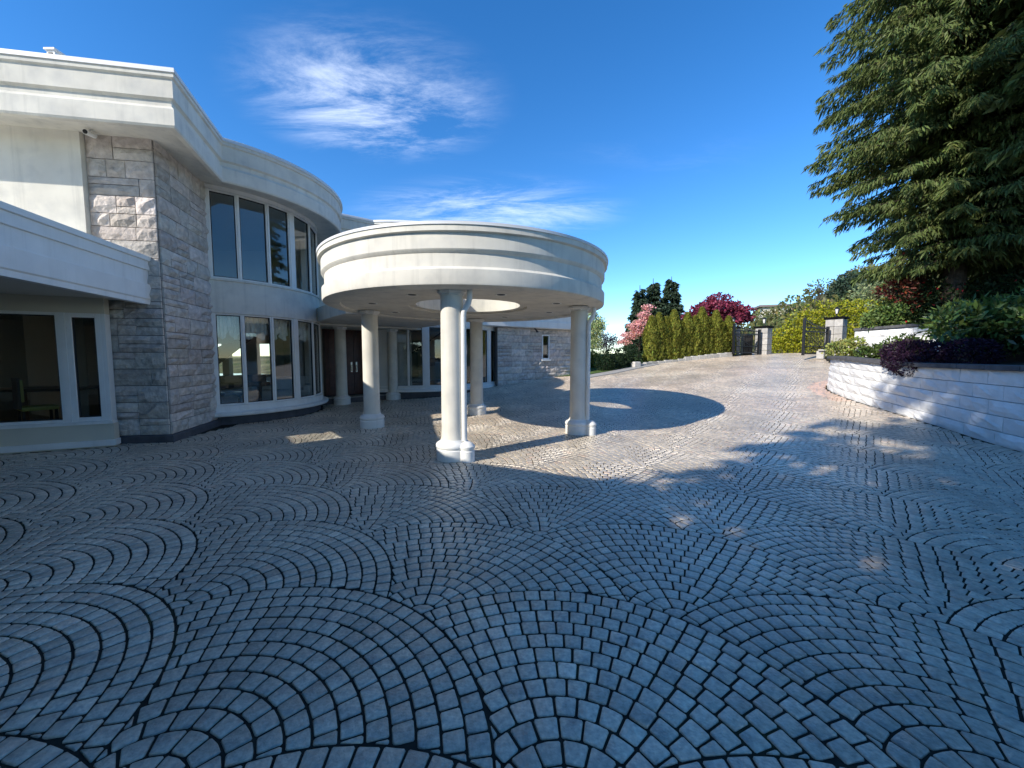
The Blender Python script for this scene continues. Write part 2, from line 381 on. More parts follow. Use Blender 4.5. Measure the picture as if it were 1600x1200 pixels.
# fans of stamped stones
FW, FH, NR = 1.60, 1.075, 13
FR = math.hypot(FW/2, FH)
ROT = R(-1.5); FO = (0.20, 1.20)
def clip(poly, nx_, ny_, d):
    """keep the side nx*x+ny*y <= d"""
    out = []; n = len(poly)
    for i in range(n):
        p, q = poly[i], poly[(i+1) % n]; a = p[0]*nx_+p[1]*ny_-d; b = q[0]*nx_+q[1]*ny_-d
        if a <= 0: out.append(p)
        if (a < 0 < b) or (b < 0 < a):
            t = a/(a-b); out.append((p[0]+(q[0]-p[0])*t, p[1]+(q[1]-p[1])*t))
    return out
def area(p): return 0.5*abs(sum(p[i-1][0]*p[i][1]-p[i][0]*p[i-1][1] for i in range(len(p))))
def inset(poly, d):
    c = (sum(p[0] for p in poly)/len(poly), sum(p[1] for p in poly)/len(poly)); out = list(poly)
    n = len(poly)
    sg = sum(poly[i-1][0]*poly[i][1]-poly[i][0]*poly[i-1][1] for i in range(n))
    for i in range(n):
        (ax, ay), (bx, by) = poly[i], poly[(i+1) % n]; ex, ey = bx-ax, by-ay; l = math.hypot(ex, ey)
        if l < 1e-5: continue
        ux, uy = (ey/l, -ex/l) if sg > 0 else (-ey/l, ex/l)
        out = clip(out, ux, uy, ux*ax+uy*ay-d)
        if len(out) < 3: return []
    return out
proto = []                                  # stones of one fan in its own frame
for k in range(NR):
    r0, r1 = FR*k/NR, FR*(k+1)/NR; rm = (r0+r1)/2
    n = max(5, int(round(2*math.pi*rm/0.102))) if k else 1; ph = 0.5*(k % 2)+(0.35*k % 1 if k > 2 else 0)
    for q in range(n):
        a0, a1 = 2*math.pi*(q+ph)/n, 2*math.pi*(q+1+ph)/n; am = (a0+a1)/2
        if math.sin(am) < -0.6 and k > 0: continue
        P = [(r0*math.cos(a0), r0*math.sin(a0)), (r1*math.cos(a0), r1*math.sin(a0)), (r1*math.cos(am), r1*math.sin(am)), (r1*math.cos(a1), r1*math.sin(a1)), (r0*math.cos(a1), r0*math.sin(a1))]
        if k == 0: P = [(r1*math.cos(2*math.pi*t/10), r1*math.sin(2*math.pi*t/10)) for t in range(10)]
        for cx, cy in ((-FW, 0.0), (-FW/2, -FH), (FW/2, -FH)):      # fans lying on top of this one: the left neighbour and two nearer ones
            if len(P) < 3: break
            mx = sum(p[0] for p in P)/len(P)-cx; my = sum(p[1] for p in P)/len(P)-cy; l = math.hypot(mx, my)
            if l < FR-0.055 and k: P = []; break
            P = clip(P, -mx/l, -my/l, -(mx/l*cx+my/l*cy)-FR) if k or cx > -FW else P
        if len(P) < 3: continue
        P = [q for i, q in enumerate(P) if math.hypot(q[0]-P[i-1][0], q[1]-P[i-1][1]) > 0.011]
        if len(P) < 3 or area(P) < 0.001: continue
        proto.append(P)
stones = []; ca, sa = math.cos(ROT), math.sin(ROT)
for j in range(-4, 29):
    for i in range(-12, 18):
        fx, fy = (i+0.5*(j % 2))*FW, j*FH
        wx, wy = FO[0]+fx*ca-fy*sa, FO[1]+fx*sa+fy*ca
        if wx < -15 or wx > 24 or wy > 32 or wy < -4: continue
        fan_t = random.uniform(0.9, 1.1)
        for P in proto:
            Q = [(wx+(x+random.gauss(0,.001))*ca-(y)*sa, wy+x*sa+(y+random.gauss(0,.001))*ca) for x, y in P]
            cx = sum(p[0] for p in Q)/len(Q); cy = sum(p[1] for p in Q)/len(Q)
            if cy < 0.15 or abs(cx) > 2.1*cy+2.5 or not on_drive(cx, cy): continue
            Q = inset(Q, 0.0055)
            if len(Q) < 3 or area(Q) < 0.0005: continue
            b = fan_t*random.gauss(1, 0.10); red = 0
            if 6.5 < cx < 12 and 9 < cy < 15:
                dwall = side_of_wall(cx, cy) if cy < 13.6 else 9
                if 0 <= dwall < 0.45 and cy > 10.3: red = 0.38
            if random.random() < 0.07: red = max(red, 0.16)
            tt = 0.5+0.5*math.sin(cx*0.9+1.3*math.sin(cy*0.7))*math.sin(cy*0.8+0.5)
            red = max(red, 0.10*tt*sm(6, 11, cy))
            c = (b*(1+0.55*red), b*(1-0.12*red), b*(1-0.28*red))
            stones.append((cx, cy, Q, c))
def round_corners(Q, c=0.006):
    out = []; n = len(Q)
    for i in range(n):
        p, q, r = Q[i-1], Q[i], Q[(i+1) % n]
        for o in (p, r):
            l = math.hypot(o[0]-q[0], o[1]-q[1])
            t = min(0.3, c/max(l, 1e-4)); out.append((q[0]+(o[0]-q[0])*t, q[1]+(o[1]-q[1])*t))
    return out
def shrink(Q, d):
    n = len(Q); cx = sum(p[0] for p in Q)/n; cy = sum(p[1] for p in Q)/n; out = []
    for x, y in Q:
        l = math.hypot(x-cx, y-cy); k = max(0.3, 1-d*1.25/max(l, 1e-4)); out.append((cx+(x-cx)*k, cy+(y-cy)*k))
    return out
def stone_geo(mb, Q, c, level):
    """level 2: rounded near stone with sides, 1: chamfered, 0: far"""
    if sum(Q[i-1][0]*Q[i][1]-Q[i][0]*Q[i-1][1] for i in range(len(Q))) < 0: Q = Q[::-1]
    if level: Q = [q for i, q in enumerate(Q) if math.hypot(q[0]-Q[i-1][0], q[1]-Q[i-1][1]) > 0.012] if len(Q) > 4 else Q; Q = round_corners(Q)
    n = len(Q); h = random.gauss(0, 0.0012); tx, ty = random.gauss(0, .005), random.gauss(0, .005); cx = sum(p[0] for p in Q)/n; cy = sum(p[1] for p in Q)/n
    rings = [(0.006, 0.0), (0.002, -0.002), (0.0, -0.009)] if level else [(0.004, 0.0), (0.0, -0.008)]
    if level == 2: rings.append((0.0, -0.03))
    V = []; F = [tuple(range(n))]
    for d, z in rings:
        V += [(x, y, ground(x, y)+h+z+tx*(x-cx)+ty*(y-cy)) for x, y in (shrink(Q, d) if d else Q)]
    for k in range(len(rings)-1): F += [(k*n+i, (k+1)*n+i, (k+1)*n+(i+1) % n, k*n+(i+1) % n) for i in range(n)]
    mb.add(V, F, c)
def screen(x, y, z):
    p = R(4); d = y*math.cos(p)-(z-1.6)*math.sin(p); u = y*math.sin(p)+(z-1.6)*math.cos(p)
    return (600*x/d, 600*u/d, d) if d > 0.1 else None
def near_key(s):
    q = screen(s[0], s[1], 0)
    if q is None or abs(q[0]) > 790 or abs(q[1]) > 590: return 1e9
    return q[2]**3/area(s[2])          # largest in the photograph first
stones.sort(key=near_key)
for cx, cy, Q, c in stones[:300]:
    m_ = MB(); stone_geo(m_, Q, c, 2); build('paving_stone', m_, 'cobble', drive, smooth=55)
mb = MB()
for cx, cy, Q, c in stones[300:]: stone_geo(mb, Q, c, 1 if cy < 5.5 else 0)
tag(build('paving_stones', mb, 'cobble', drive, smooth=55), kind='stuff')

# concrete edging strip by the lawn
mb = MB(); mb.sweep([(2.8,17.2)]+[(x+0.0, y-0.05) for x, y in EDGE[:4]], [(0.5,0.012),(0.5,-0.05),(-0.35,-0.05),(-0.35,0.012)], zf=ground)
tag(recalc(build('concrete_edging', mb, 'concrete')), kind='structure')
# lawn behind the edging
mb = MB(); nxx = 26
for j in range(26):
    for i in range(nxx):
        x = 1.6+i*0.5; y = max(17.6, back_edge(x) if x > 3.2 else 17.6)+0.25+j*0.55; mb.v.append((x, y, terrain(x, y)+0.11))
for j in range(25):
    for i in range(nxx-1): mb.f.append((j*nxx+i, j*nxx+i+1, (j+1)*nxx+i+1, (j+1)*nxx+i)); mb.c.append(None)
tag(build('lawn', mb, 'lawn', smooth=60), kind='structure')

# ================================================================== HOUSE
house = thing('house', 'white stucco house with grey stone tower, curved window bays and deep stepped eaves', 'house', (-8, 9, 0))
FASCIA = [(-0.75,5.50),(-0.13,5.44),(-0.10,5.37),(-0.02,5.37),(0.0,5.40),(0.0,5.66),(-0.05,5.72),(-0.05,5.80),(0.0,5.83),(0.0,6.12),(0.035,6.14),(0.035,6.24),(-0.02,6.26),(-0.75,6.20)]
rp = [(-17.0,4.6),(-5.55,6.6),(-6.22,8.55)]+arc(C1, 3.15, -51, 36, 30)[1:]+arc(C2, 4.3, -96, 8, 34)
rp += [(0.0,21.0)]
recalc(build('roof_fascia', (lambda m: (m.sweep(rp, FASCIA, cap=True), m)[1])(MB()), 'stucco', house, smooth=28))
def offset_path(path, d):
    m_ = MB(); m_.sweep(path, [(d, 0)], closed_prof=False, cap=False); return [(v[0], v[1]) for v in m_.v]
inner = offset_path(rp, -0.45)
roofpoly = inner+[(-0.4,22.5),(-17.0,22.5)]
mb = MB(); mb.prism(roofpoly, 5.515, 6.19); build('roof', mb, 'soffit', house)
mb = MB(); mb.sweep(rp, [(0.055,6.262),(0.055,6.205),(0.037,6.205),(0.037,6.245),(-0.3,6.262),(-0.3,6.275),(0.05,6.275)]); recalc(build('roof_edge_flashing', mb, 'cap_metal', house, smooth=30))
# roof vent
mb = MB(); v = (-7.65, 6.8); mb.box((v[0], v[1], 6.45), (0.13, 0.13, 0.46)); mb.box((v[0], v[1], 6.69), (0.18, 0.18, 0.03)); build('roof_vent', mb, 'trim_paint', house)
mb = MB(); mb.box((v[0], v[1]-0.068, 6.61), (0.07, 0.008, 0.06)); build('vent_grille', mb, 'dark_fitting', house)

def stone_block(w, h, col):
    """rock-faced block in (u, depth, z) with its lower left corner at 0"""
    nx_, nz_ = (4 if w > 0.5 else 3), (3 if h > 0.25 else 2); m_ = MB(); e = 0.006; V = []; 
    for j in range(nz_+1):
        for i in range(nx_+1):
            border = i in (0, nx_) or j in (0, nz_)
            u = e+(w-2*e)*i/nx_; z = e+(h-2*e)*j/nz_
            if not border: u += random.uniform(-.25,.25)*w/nx_; z += random.uniform(-.25,.25)*h/nz_
            V.append((u, 0.028+random.uniform(-.006,.006) if border else random.uniform(0.034, 0.085), z))
    F = [(j*(nx_+1)+i, j*(nx_+1)+i+1, (j+1)*(nx_+1)+i+1, (j+1)*(nx_+1)+i) for j in range(nz_) for i in range(nx_)]
    loop = [i for i in range(nx_+1)]+[j*(nx_+1)+nx_ for j in range(1, nz_+1)]+[nz_*(nx_+1)+i for i in range(nx_-1, -1, -1)]+[j*(nx_+1) for j in range(nz_-1, 0, -1)]
    o = len(V); n = len(loop)
    for k in loop: V.append((V[k][0], -0.005, V[k][2]))
    F += [(loop[(k+1) % n], loop[k], o+k, o+(k+1) % n) for k in range(n)]
    m_.add(V, F, col); return m_
def stone_face(name, p, q, z0, z1, parent, hole=None, mod=0.31, back=0.2, rowz=None):
    """ashlar facing on the wall p->q (outside on the right of p->q): a backing part with its stones as sub-parts"""
    P, Q = Vector(p), Vector(q); d = (Q-P); L = d.length; d /= L; nrm = Vector((d.y, -d.x))
    mb = MB()
    def slab(u0, u1, a, b):
        A = P+d*u0; B = P+d*u1; C_ = B-nrm*back; D = A-nrm*back; mb.prism([tuple(A), tuple(B), tuple(C_), tuple(D)], a, b)
    if hole:
        slab(0, hole[0], z0, z1); slab(hole[1], L, z0, z1); slab(hole[0], hole[1], z0, hole[2]); slab(hole[0], hole[1], hole[3], z1)
    else: slab(0, L, z0, z1)
    wall = recalc(build(name, mb, 'mortar', parent))
    rects = []; z = z0
    while z < z1-0.05:
        h = min(mod*random.choice((1, 1, 1, 0.75)), z1-z)
        if z1-z-h < 0.12: h = z1-z
        u = 0
        while u < L-1e-4:
            w = random.choice((0.3, 0.42, 0.55, 0.7, 0.8)); w = min(w, L-u)
            if L-u-w < 0.2: w = L-u
            if random.random() < 0.42 and h > 0.26:
                s = random.choice((0.4, 0.5, 0.6)); rects += [(u, u+w, z, z+h*s), (u, u+w, z+h*s, z+h)]
            else: rects.append((u, u+w, z, z+h))
            u += w
        z += h
    out = []
    for r in rects:
        if not hole or r[1] <= hole[0] or r[0] >= hole[1] or r[3] <= hole[2] or r[2] >= hole[3]: out.append(r); continue
        a, b, c, e = r
        if a < hole[0]: out.append((a, hole[0], c, e)); a = hole[0]
        if b > hole[1]: out.append((hole[1], b, c, e)); b = hole[1]
        if c < hole[2]: out.append((a, b, c, hole[2]))
        if e > hole[3]: out.append((a, b, hole[3], e))
    for a, b, c, e in out:
        if b-a < 0.04 or e-c < 0.04: continue
        t = random.gauss(1, 0.10); m_ = stone_block(b-a, e-c, (t*random.uniform(.98,1.05), t, t*random.uniform(.96,1.02)))
        m_.v = [((P.x+d.x*(a+u)+nrm.x*w), (P.y+d.y*(a+u)+nrm.y*w), c+zz) for u, w, zz in m_.v]
        build('stone', m_, 'stone', wall)
    return wall
KS = (-6.47, 7.2); KR = (-6.96, 8.99); KL = (-7.5, 7.04)
stone_face('stone_tower_front', KL, KS, 0.14, 5.515, house)
stone_face('stone_tower_side', KS, KR, 0.14, 5.515, house)
mb = MB(); mb.sweep([KL, KS, KR], [(-0.25,0.0-0.02),(0.085,-0.02),(0.085,0.12),(0.07,0.14),(-0.25,0.14)]); recalc(build('stone_plinth', mb, 'plinth', house))
# stucco wall of the upper floor, left of the tower
mb = MB(); mb.beam((KL[0], KL[1]-0.02), (-17, KL[1]-0.02-0.176*(17+KL[0])), 0.2, 2.6, 5.514); build('upper_wall', mb, 'stucco', house)

# ---- generic flat window: frame part with a pane below it
def window(p, q, z0, z1, parent, fr=0.065, depth=0.09, mat='trim_paint', name='window', sash=None):
    P, Q = Vector(p), Vector(q); d = (Q-P); L = d.length; d /= L; n = Vector((d.y, -d.x)); m_ = MB()
    def bar(u0, u1, a, b, t=depth, o=0.0):
        A = P+d*u0+n*(o); B = P+d*u1+n*(o); m_.prism([tuple(A), tuple(B), tuple(B-n*t), tuple(A-n*t)], a, b)
    bar(0, fr, z0, z1); bar(L-fr, L, z0, z1); bar(fr, L-fr, z0, z0+fr); bar(fr, L-fr, z1-fr, z1)
    w = recalc(build(name, m_, mat, parent, bevel=0.006))
    s_ = MB(); g = 0.018
    for u0, u1, a, b in ((fr, fr+g, z0+fr, z1-fr), (L-fr-g, L-fr, z0+fr, z1-fr), (fr+g, L-fr-g, z0+fr, z0+fr+g), (fr+g, L-fr-g, z1-fr-g, z1-fr)):
        A = P+d*u0-n*0.03; B = P+d*u1-n*0.03; s_.prism([tuple(A), tuple(B), tuple(B-n*0.03), tuple(A-n*0.03)], a, b)
    recalc(build('gasket', s_, 'dark_fitting', w))
    m_ = MB(); A = P+d*(fr+g)-n*0.045; B = P+d*(L-fr-g)-n*0.045; m_.prism([tuple(A), tuple(B), tuple(B-n*0.006), tuple(A-n*0.006)], z0+fr+g, z1-fr-g)
    recalc(build('pane', m_, 'window_glass', w)); return w
def bay(c, r, angs, z0, z1, parent, ends):
    """windows between the angle pairs, mullions between them"""
    pt = lambda a, rr=r: (c[0]+rr*math.cos(R(a)), c[1]+rr*math.sin(R(a)))
    for a0, a1 in angs: window(pt(a0), pt(a1), z0, z1, parent, fr=0.036)
    full = [(0, ends[0])]+list(angs)+[(ends[1], 0)]
    for (a0, a1), (b0, b1) in zip(full, full[1:]):
        if b0-a1 < 0.3: continue
        m_ = MB(); m_.prism([pt(a1, r+0.012), pt(b0, r+0.012), pt(b0, r-0.14), pt(a1, r-0.14)], z0, z1); recalc(build('mullion', m_, 'trim_paint', parent))
W1 = [(-57.3,-44.8),(-44.4,-29.7),(-29.3,-15.7),(-12.4,4.6),(5.0,26.2),(30,45)]
bay(C1, 2.45, W1, 0.46, 2.62, house, (-60, 50)); bay(C1, 2.45, W1, 3.42, 5.40, house, (-60, 50))
A1 = arc(C1, 2.45, -60, 50, 44)
def band(name, path, prof, mat='stucco', smooth=28):
    m_ = MB(); m_.sweep(path, prof); return recalc(build(name, m_, mat, house, smooth=smooth))
band('bay_plinth', A1, [(-0.04,-0.03),(-0.04,0.22),(-0.2,0.22),(-0.2,-0.03)], 'plinth')
band('bay_sill', A1, [(0.16,0.21),(0.18,0.24),(0.18,0.29),(0.14,0.31),(0.03,0.315),(0.03,0.455),(-0.15,0.455),(-0.15,0.21)], 'trim_paint')
band('bay_band', A1, [(0.02,2.625),(0.02,3.36),(0.05,3.37),(0.05,3.415),(-0.15,3.415),(-0.15,2.625)])
band('bay_head', A1, [(0.02,5.405),(0.02,5.513),(-0.15,5.513),(-0.15,5.405)], 'trim_paint')
# ---- second bay, right of the entrance
W2 = [(-90,-82.4),(-82.1,-74.1),(-71.1,-62.5),(-59.4,-50.9),(-48.5,-40.4),(-36.6,-28.4),(-24.8,-15.6),(-12.4,-2)]
bay(C2, 3.75, W2, 0.52, 2.74, house, (-102, 0))
A2 = arc(C2, 3.75, -102, 0, 40)
band('bay_plinth', A2, [(-0.04,-0.03),(-0.04,0.32),(-0.2,0.32),(-0.2,-0.03)], 'plinth')
band('bay_sill', A2, [(0.10,0.32),(0.10,0.40),(0.03,0.42),(0.03,0.515),(-0.15,0.515),(-0.15,0.32)], 'trim_paint')
band('bay_band', A2, [(0.02,2.745),(0.02,3.55),(-0.15,3.55),(-0.15,2.745)], 'trim_paint')
W2b = [(-95,-80),(-76,-61),(-57,-42),(-38,-23)]
bay(C2, 3.75, W2b, 3.56, 5.40, house, (-102, 0))
band('bay_head', A2, [(0.02,5.405),(0.02,5.513),(-0.15,5.513),(-0.15,5.405)], 'trim_paint')
# ---- stone wing on the far right with its own lower roof
WL, WR = (-0.62, 16.3), (2.95, 18.5)
stone_face('stone_wing_wall', WL, WR, 0.3, 2.86, house, hole=(2.30, 2.72, 1.50, 2.62), mod=0.3)
stone_face('stone_wing_end', WR, (2.2, 22.5), 0.4, 2.86, house, mod=0.3)
d_ = Vector((WR[0]-WL[0], WR[1]-WL[1])).normalized()
pw = lambda u: (WL[0]+d_.x*u, WL[1]+d_.y*u)
n_ = (d_.y*0.05, -d_.x*0.05)
window((pw(2.30)[0]+n_[0], pw(2.30)[1]+n_[1]), (pw(2.72)[0]+n_[0], pw(2.72)[1]+n_[1]), 1.50, 2.62, house, fr=0.055, depth=0.13)
mb = MB(); mb.beam((pw(2.26)[0]+n_[0]*1.2, pw(2.26)[1]+n_[1]*1.2), (pw(2.76)[0]+n_[0]*1.2, pw(2.76)[1]+n_[1]*1.2), 0.12, 1.43, 1.497); build('window_sill', mb, 'trim_paint', house)
LOWF = [(-0.6,2.87),(-0.04,2.87),(0.0,2.90),(0.0,3.16),(-0.04,3.19),(-0.04,3.46),(0.02,3.48),(0.02,3.56),(-0.6,3.58)]
wing = [(-1.3,15.45),(3.42,18.36),(2.6,22.5)]
mb = MB(); mb.sweep(wing, LOWF); recalc(build('wing_fascia', mb, 'trim_paint', house, smooth=28))
mb = MB(); mb.prism([(-2.0,15.4),(-1.2,15.7),(3.2,18.42),(2.5,22),(-2,22)], 2.88, 3.55); build('wing_roof', mb, 'soffit', house)
mb = MB(); mb.tube([(1.0,17.1,2.86),(1.05,17.0,2.80),(1.1,16.9,2.74)], 0.03); mb.lathe([(0.0,0.06),(0.05,0.05),(0.06,0.0),(0.0,0.0)], (1.1,16.88,2.68), 12); build('eave_spotlight', mb, 'dark_fitting', house)

# ---- entrance: door wall, double door, sidelights, step
u = Vector((0.768, 0.640)); nv = Vector((0.640, -0.768)); D0 = Vector((-5.89, 14.36))           # middle of the double door
dp = lambda a, o=0.0: (D0.x+u.x*a+nv.x*o, D0.y+u.y*a+nv.y*o)
def slab(name, a0, a1, z0, z1, mat, o=0.0, t=0.2, parent=house):
    m_ = MB(); m_.prism([dp(a0,o), dp(a1,o), dp(a1,o-t), dp(a0,o-t)], z0, z1); return recalc(build(name, m_, mat, parent))
slab('entrance_wall', -2.0, -1.08, 0.0, 5.5, 'stucco'); slab('entrance_wall', 1.62, 2.3, 0.0, 5.5, 'stucco'); slab('entrance_wall', -1.08, 1.62, 2.78, 5.5, 'stucco')
slab('door_frame', -1.08, -1.0, 0.2, 2.78, 'dark_wood', 0.02); slab('door_frame', 1.0, 1.08, 0.2, 2.78, 'dark_wood', 0.02); slab('door_frame', -1.0, 1.0, 2.7, 2.78, 'dark_wood', 0.02)
for s in (-1, 1):
    a0, a1 = (-0.995, -0.006) if s < 0 else (0.006, 0.995)
    dr = slab('door', a0, a1, 0.21, 2.695, 'door_wood', -0.04, 0.06)
    for z0, z1 in ((0.35,1.0),(1.12,1.75),(1.87,2.55)):
        for k in range(3):
            b0 = a0+0.12+k*0.26; slab('door_panel', b0, b0+0.2, z0, z1, 'door_wood', -0.022, 0.03, dr)
    m_ = MB(); h0 = s*0.09
    m_.prism([dp(h0-0.03,-0.028), dp(h0+0.03,-0.028), dp(h0+0.03,-0.04), dp(h0-0.03,-0.04)], 1.05, 1.42)
    q = [dp(h0, -0.03), dp(h0, 0.04), dp(h0, 0.04), dp(h0, -0.03)]
    m_.tube([(*q[0],1.10),(*q[1],1.13),(*q[2],1.28),(*q[3],1.31)], 0.014); build('door_handle', m_, 'brass', dr)
window(dp(1.12, 0.02), dp(1.58, 0.02), 0.62, 2.72, house)
slab('sidelight_panel', 1.09, 1.61, 0.2, 0.615, 'trim_paint', 0.01)
slab('entrance_step', -2.2, 2.2, -0.02, 0.2, 'plinth', 1.0, 1.2)
mb = MB(); mb.prism([dp(-2.2,1.04), dp(2.2,1.04), dp(2.2,0.5), dp(-2.2,0.5)], 0.2, 0.225); recalc(build('step_nosing', mb, 'concrete', house))
# flat roof linking canopy and entrance
mb = MB(); mb.prism([dp(-1.75,0.0), dp(-1.75,5.0), dp(1.75,5.0), dp(1.75,0.0)], 2.66, 3.05); recalc(build('entrance_roof', mb, 'stucco', house))
mb = MB(); mb.prism([dp(-1.9,0.0), dp(-1.9,1.75), dp(1.9,1.75), dp(1.9,0.0)], 2.60, 2.655); recalc(build('entrance_soffit', mb, 'soffit', house))

def column_geo(top, seg=40):
    return [(0.0,0.0),(0.262,0.0),(0.265,0.01),(0.265,0.165),(0.255,0.175),(0.255,0.185),(0.268,0.20),(0.272,0.225),(0.262,0.255),(0.235,0.275),(0.205,0.29),(0.19,0.32),(0.183,0.36),(0.178,0.5),(0.172,top-0.09)], [(0.172,top-0.09),(0.185,top-0.085),(0.185,top-0.065),(0.215,top-0.055),(0.23,top-0.035),(0.23,top),(0,top)]
def column(loc, top, parent):
    a, b = column_geo(top)
    e = MB(); e.lathe(a[-4:]+[], loc, 40); c = build('column', e, 'stucco', parent, smooth=40)
    e = MB(); e.lathe(a[:-3], loc, 40); build('base', e, 'trim_paint', c, smooth=40)
    e = MB(); e.lathe(b, loc, 8); build('capital', e, 'trim_paint', c)
    return c
for cx, cy in ((-5.75, 12.93), (-4.37, 14.08)): column((cx, cy, 0.0), 2.60, house)

# ---- entrance canopy
canopy = thing('entrance_canopy', 'round white drive-through canopy on columns before the front door', 'canopy', (O[0], O[1], 0))
CR = 2.83
prof = [(1.25,2.66),(CR-0.32,2.64),(CR-0.30,2.605),(CR-0.10,2.60),(CR-0.01,2.63),(CR,2.66),(CR,2.845),(CR-0.05,2.89),(CR-0.05,3.075),(CR-0.01,3.11),(CR,3.13),(CR,3.345),(CR+0.05,3.36),(CR+0.05,3.46),(CR-0.3,3.475),(1.12,3.475)]
mb = MB(); mb.lathe(prof, (O[0], O[1], 0), 128); build('canopy_ring', mb, 'stucco', canopy, smooth=26)
mb = MB(); mb.lathe([(CR+0.052,3.44),(CR+0.066,3.44),(CR+0.066,3.482),(CR-0.2,3.49)], (O[0], O[1], 0), 128); build('roof_flashing', mb, 'cap_metal', canopy, smooth=26)
mb = MB(); mb.lathe([(1.25,2.66),(1.25,2.70),(1.10,2.70),(1.10,3.62),(1.16,3.62),(1.16,3.47)], (O[0], O[1], 0), 96); build('skylight_well', mb, 'stucco', canopy, smooth=26)
mb = MB(); mb.lathe([(0.0,3.70),(0.4,3.69),(0.8,3.66),(1.13,3.625)], (O[0], O[1], 0), 64); build('skylight', mb, 'window_glass', canopy, smooth=40)
for k in range(8):
    a = R(22.5+45*k); m_ = MB(); c = (O[0]+1.95*math.cos(a), O[1]+1.95*math.sin(a), 0)
    m_.lathe([(0.0,2.652),(0.065,2.652),(0.07,2.645),(0.095,2.640),(0.1,2.655)], c, 20); dl = build('downlight', m_, 'trim_paint', canopy, smooth=30)
    m_ = MB(); m_.lathe([(0.0,2.642),(0.068,2.642),(0.068,2.65)], c, 20); build('lamp_recess', m_, 'dark_fitting', dl)
cols = {'A': (-0.93, 6.0), 'B': (-3.21, 8.74), 'C': (1.39, 8.0), 'D': (-0.98, 10.61)}
for k, (cx, cy) in cols.items():
    c = column((cx, cy, 0.0), 2.63, canopy)
    if k in 'AC':
        # rain pipe on the column's right, with its own plinth
        q = (cx+0.19, cy-0.10) if k == 'A' else (cx+0.17, cy-0.13)
        e = MB(); e.tube([(q[0]+0.10,q[1]-0.02,2.62),(q[0]+0.10,q[1]-0.02,2.50),(q[0]+0.08,q[1]-0.01,2.42),(q[0]+0.01,q[1],2.30),(q[0],q[1],2.22),(q[0],q[1],0.30)], 0.043, 12); build('rain_pipe', e, 'trim_paint', c, smooth=50)
        e = MB(); e.lathe([(0.0,0.0),(0.115,0.0),(0.115,0.16),(0.105,0.17),(0.105,0.18),(0.118,0.20),(0.12,0.235),(0.09,0.27),(0.05,0.30),(0.0,0.30)], (q[0]+0.05, q[1]-0.06, 0), 24); build('pipe_shoe', e, 'trim_paint', c, smooth=40)

# ---- porch on the left: window wall and its deep flat roof
GP = Vector((-7.18, 6.83)); gd = Vector((-0.905, -0.425)).normalized(); gn = Vector((-gd.y, gd.x)); 
if gn.y > 0: gn = -gn
gp = lambda a, o=0.0: (GP.x+gd.x*a+gn.x*o, GP.y+gd.y*a+gn.y*o)
def gslab(name, a0, a1, z0, z1, mat, o=0.0, t=0.18):
    m_ = MB(); m_.prism([gp(a1,o), gp(a0,o), gp(a0,o-t), gp(a1,o-t)], z0, z1); return recalc(build(name, m_, mat, house))
gslab('porch_wall', 0.0, 6.5, 2.36, 2.63, 'cream_wall'); gslab('porch_base', -0.03, 6.5, 0.0, 0.42, 'cream_wall', 0.03); gslab('porch_base_trim', -0.06, 6.5, 0.03, 0.13, 'trim_paint', 0.07)
gslab('porch_sill', -0.03, 6.5, 0.42, 0.47, 'trim_paint', 0.06)
gslab('porch_post', 0.0, 0.06, 0.47, 2.36, 'trim_paint'); gslab('porch_post', 0.505, 0.58, 0.47, 2.36, 'trim_paint', 0.01); gslab('porch_post', 2.6, 2.7, 0.47, 2.36, 'trim_paint', 0.01); gslab('porch_wall', 2.7, 6.5, 0.47, 2.36, 'cream_wall')
window(gp(0.505), gp(0.06), 0.47, 2.36, house, fr=0.075, mat='trim_paint'); window(gp(2.6), gp(0.58), 0.47, 2.36, house, fr=0.05)
PR = [(-6.64,7.22),(-5.98,4.55),(-5.25,2.35),(-2.6,1.12),(-3.2,-1.4),(-6.0,-2.6)]
PF = [(-0.3,2.63),(-0.14,2.62),(-0.14,2.56),(-0.02,2.56),(-0.02,2.64),(0.0,2.66),(0.0,2.92),(-0.03,2.93),(-0.03,3.17),(0.0,3.18),(0.0,3.33),(0.03,3.34),(0.03,3.42),(-0.3,3.43)]
prv = [p for p in PR][::-1]
mb = MB(); mb.sweep(prv, [(o, z) for o, z in PF]); recalc(build('porch_fascia', mb, 'trim_paint', house, smooth=28))
hole = [(-7.82+LX*a-LY*b, 4.53+LY*a+LX*b) for a, b in ((-1.05,-0.42),(1.05,-0.42),(1.05,0.42),(-1.05,0.42))]
mb = MB(); mb.prism_hole([(p[0]-0.12, p[1]) for p in PR]+[(-15,-2.6),(-15,4.5),(-8.2,7.2)], hole, 2.632, 3.41); recalc(build('porch_roof', mb, 'soffit', house))
mb = MB(); mb.prism([(x*1.0, y*1.0) for x, y in hole], 3.412, 3.422); recalc(build('porch_skylight', mb, 'window_glass', house))
for a in ((-7.4,5.4),(-8.4,4.4)):
    m_ = MB(); m_.lathe([(0.0,2.628),(0.068,2.628),(0.07,2.62),(0.1,2.612),(0.105,2.63)], (*a,0), 20); build('downlight', m_, 'trim_paint', house, smooth=30)
# unseen walls added to block sun under the porch, posts that carry its roof
mb = MB(); mb.beam((-15,4.3),(-15,-2.5), 0.25, 0, 2.63); mb.beam((-14.8,-2.4),(-6.3,-2.4), 0.25, 0, 2.63); recalc(build('sun_block_wall', mb, 'stucco', house))
for a in ((-5.5,2.6),(-3.3,-1.2)): column((a[0]-0.35, a[1], 0.0), 2.63, house)
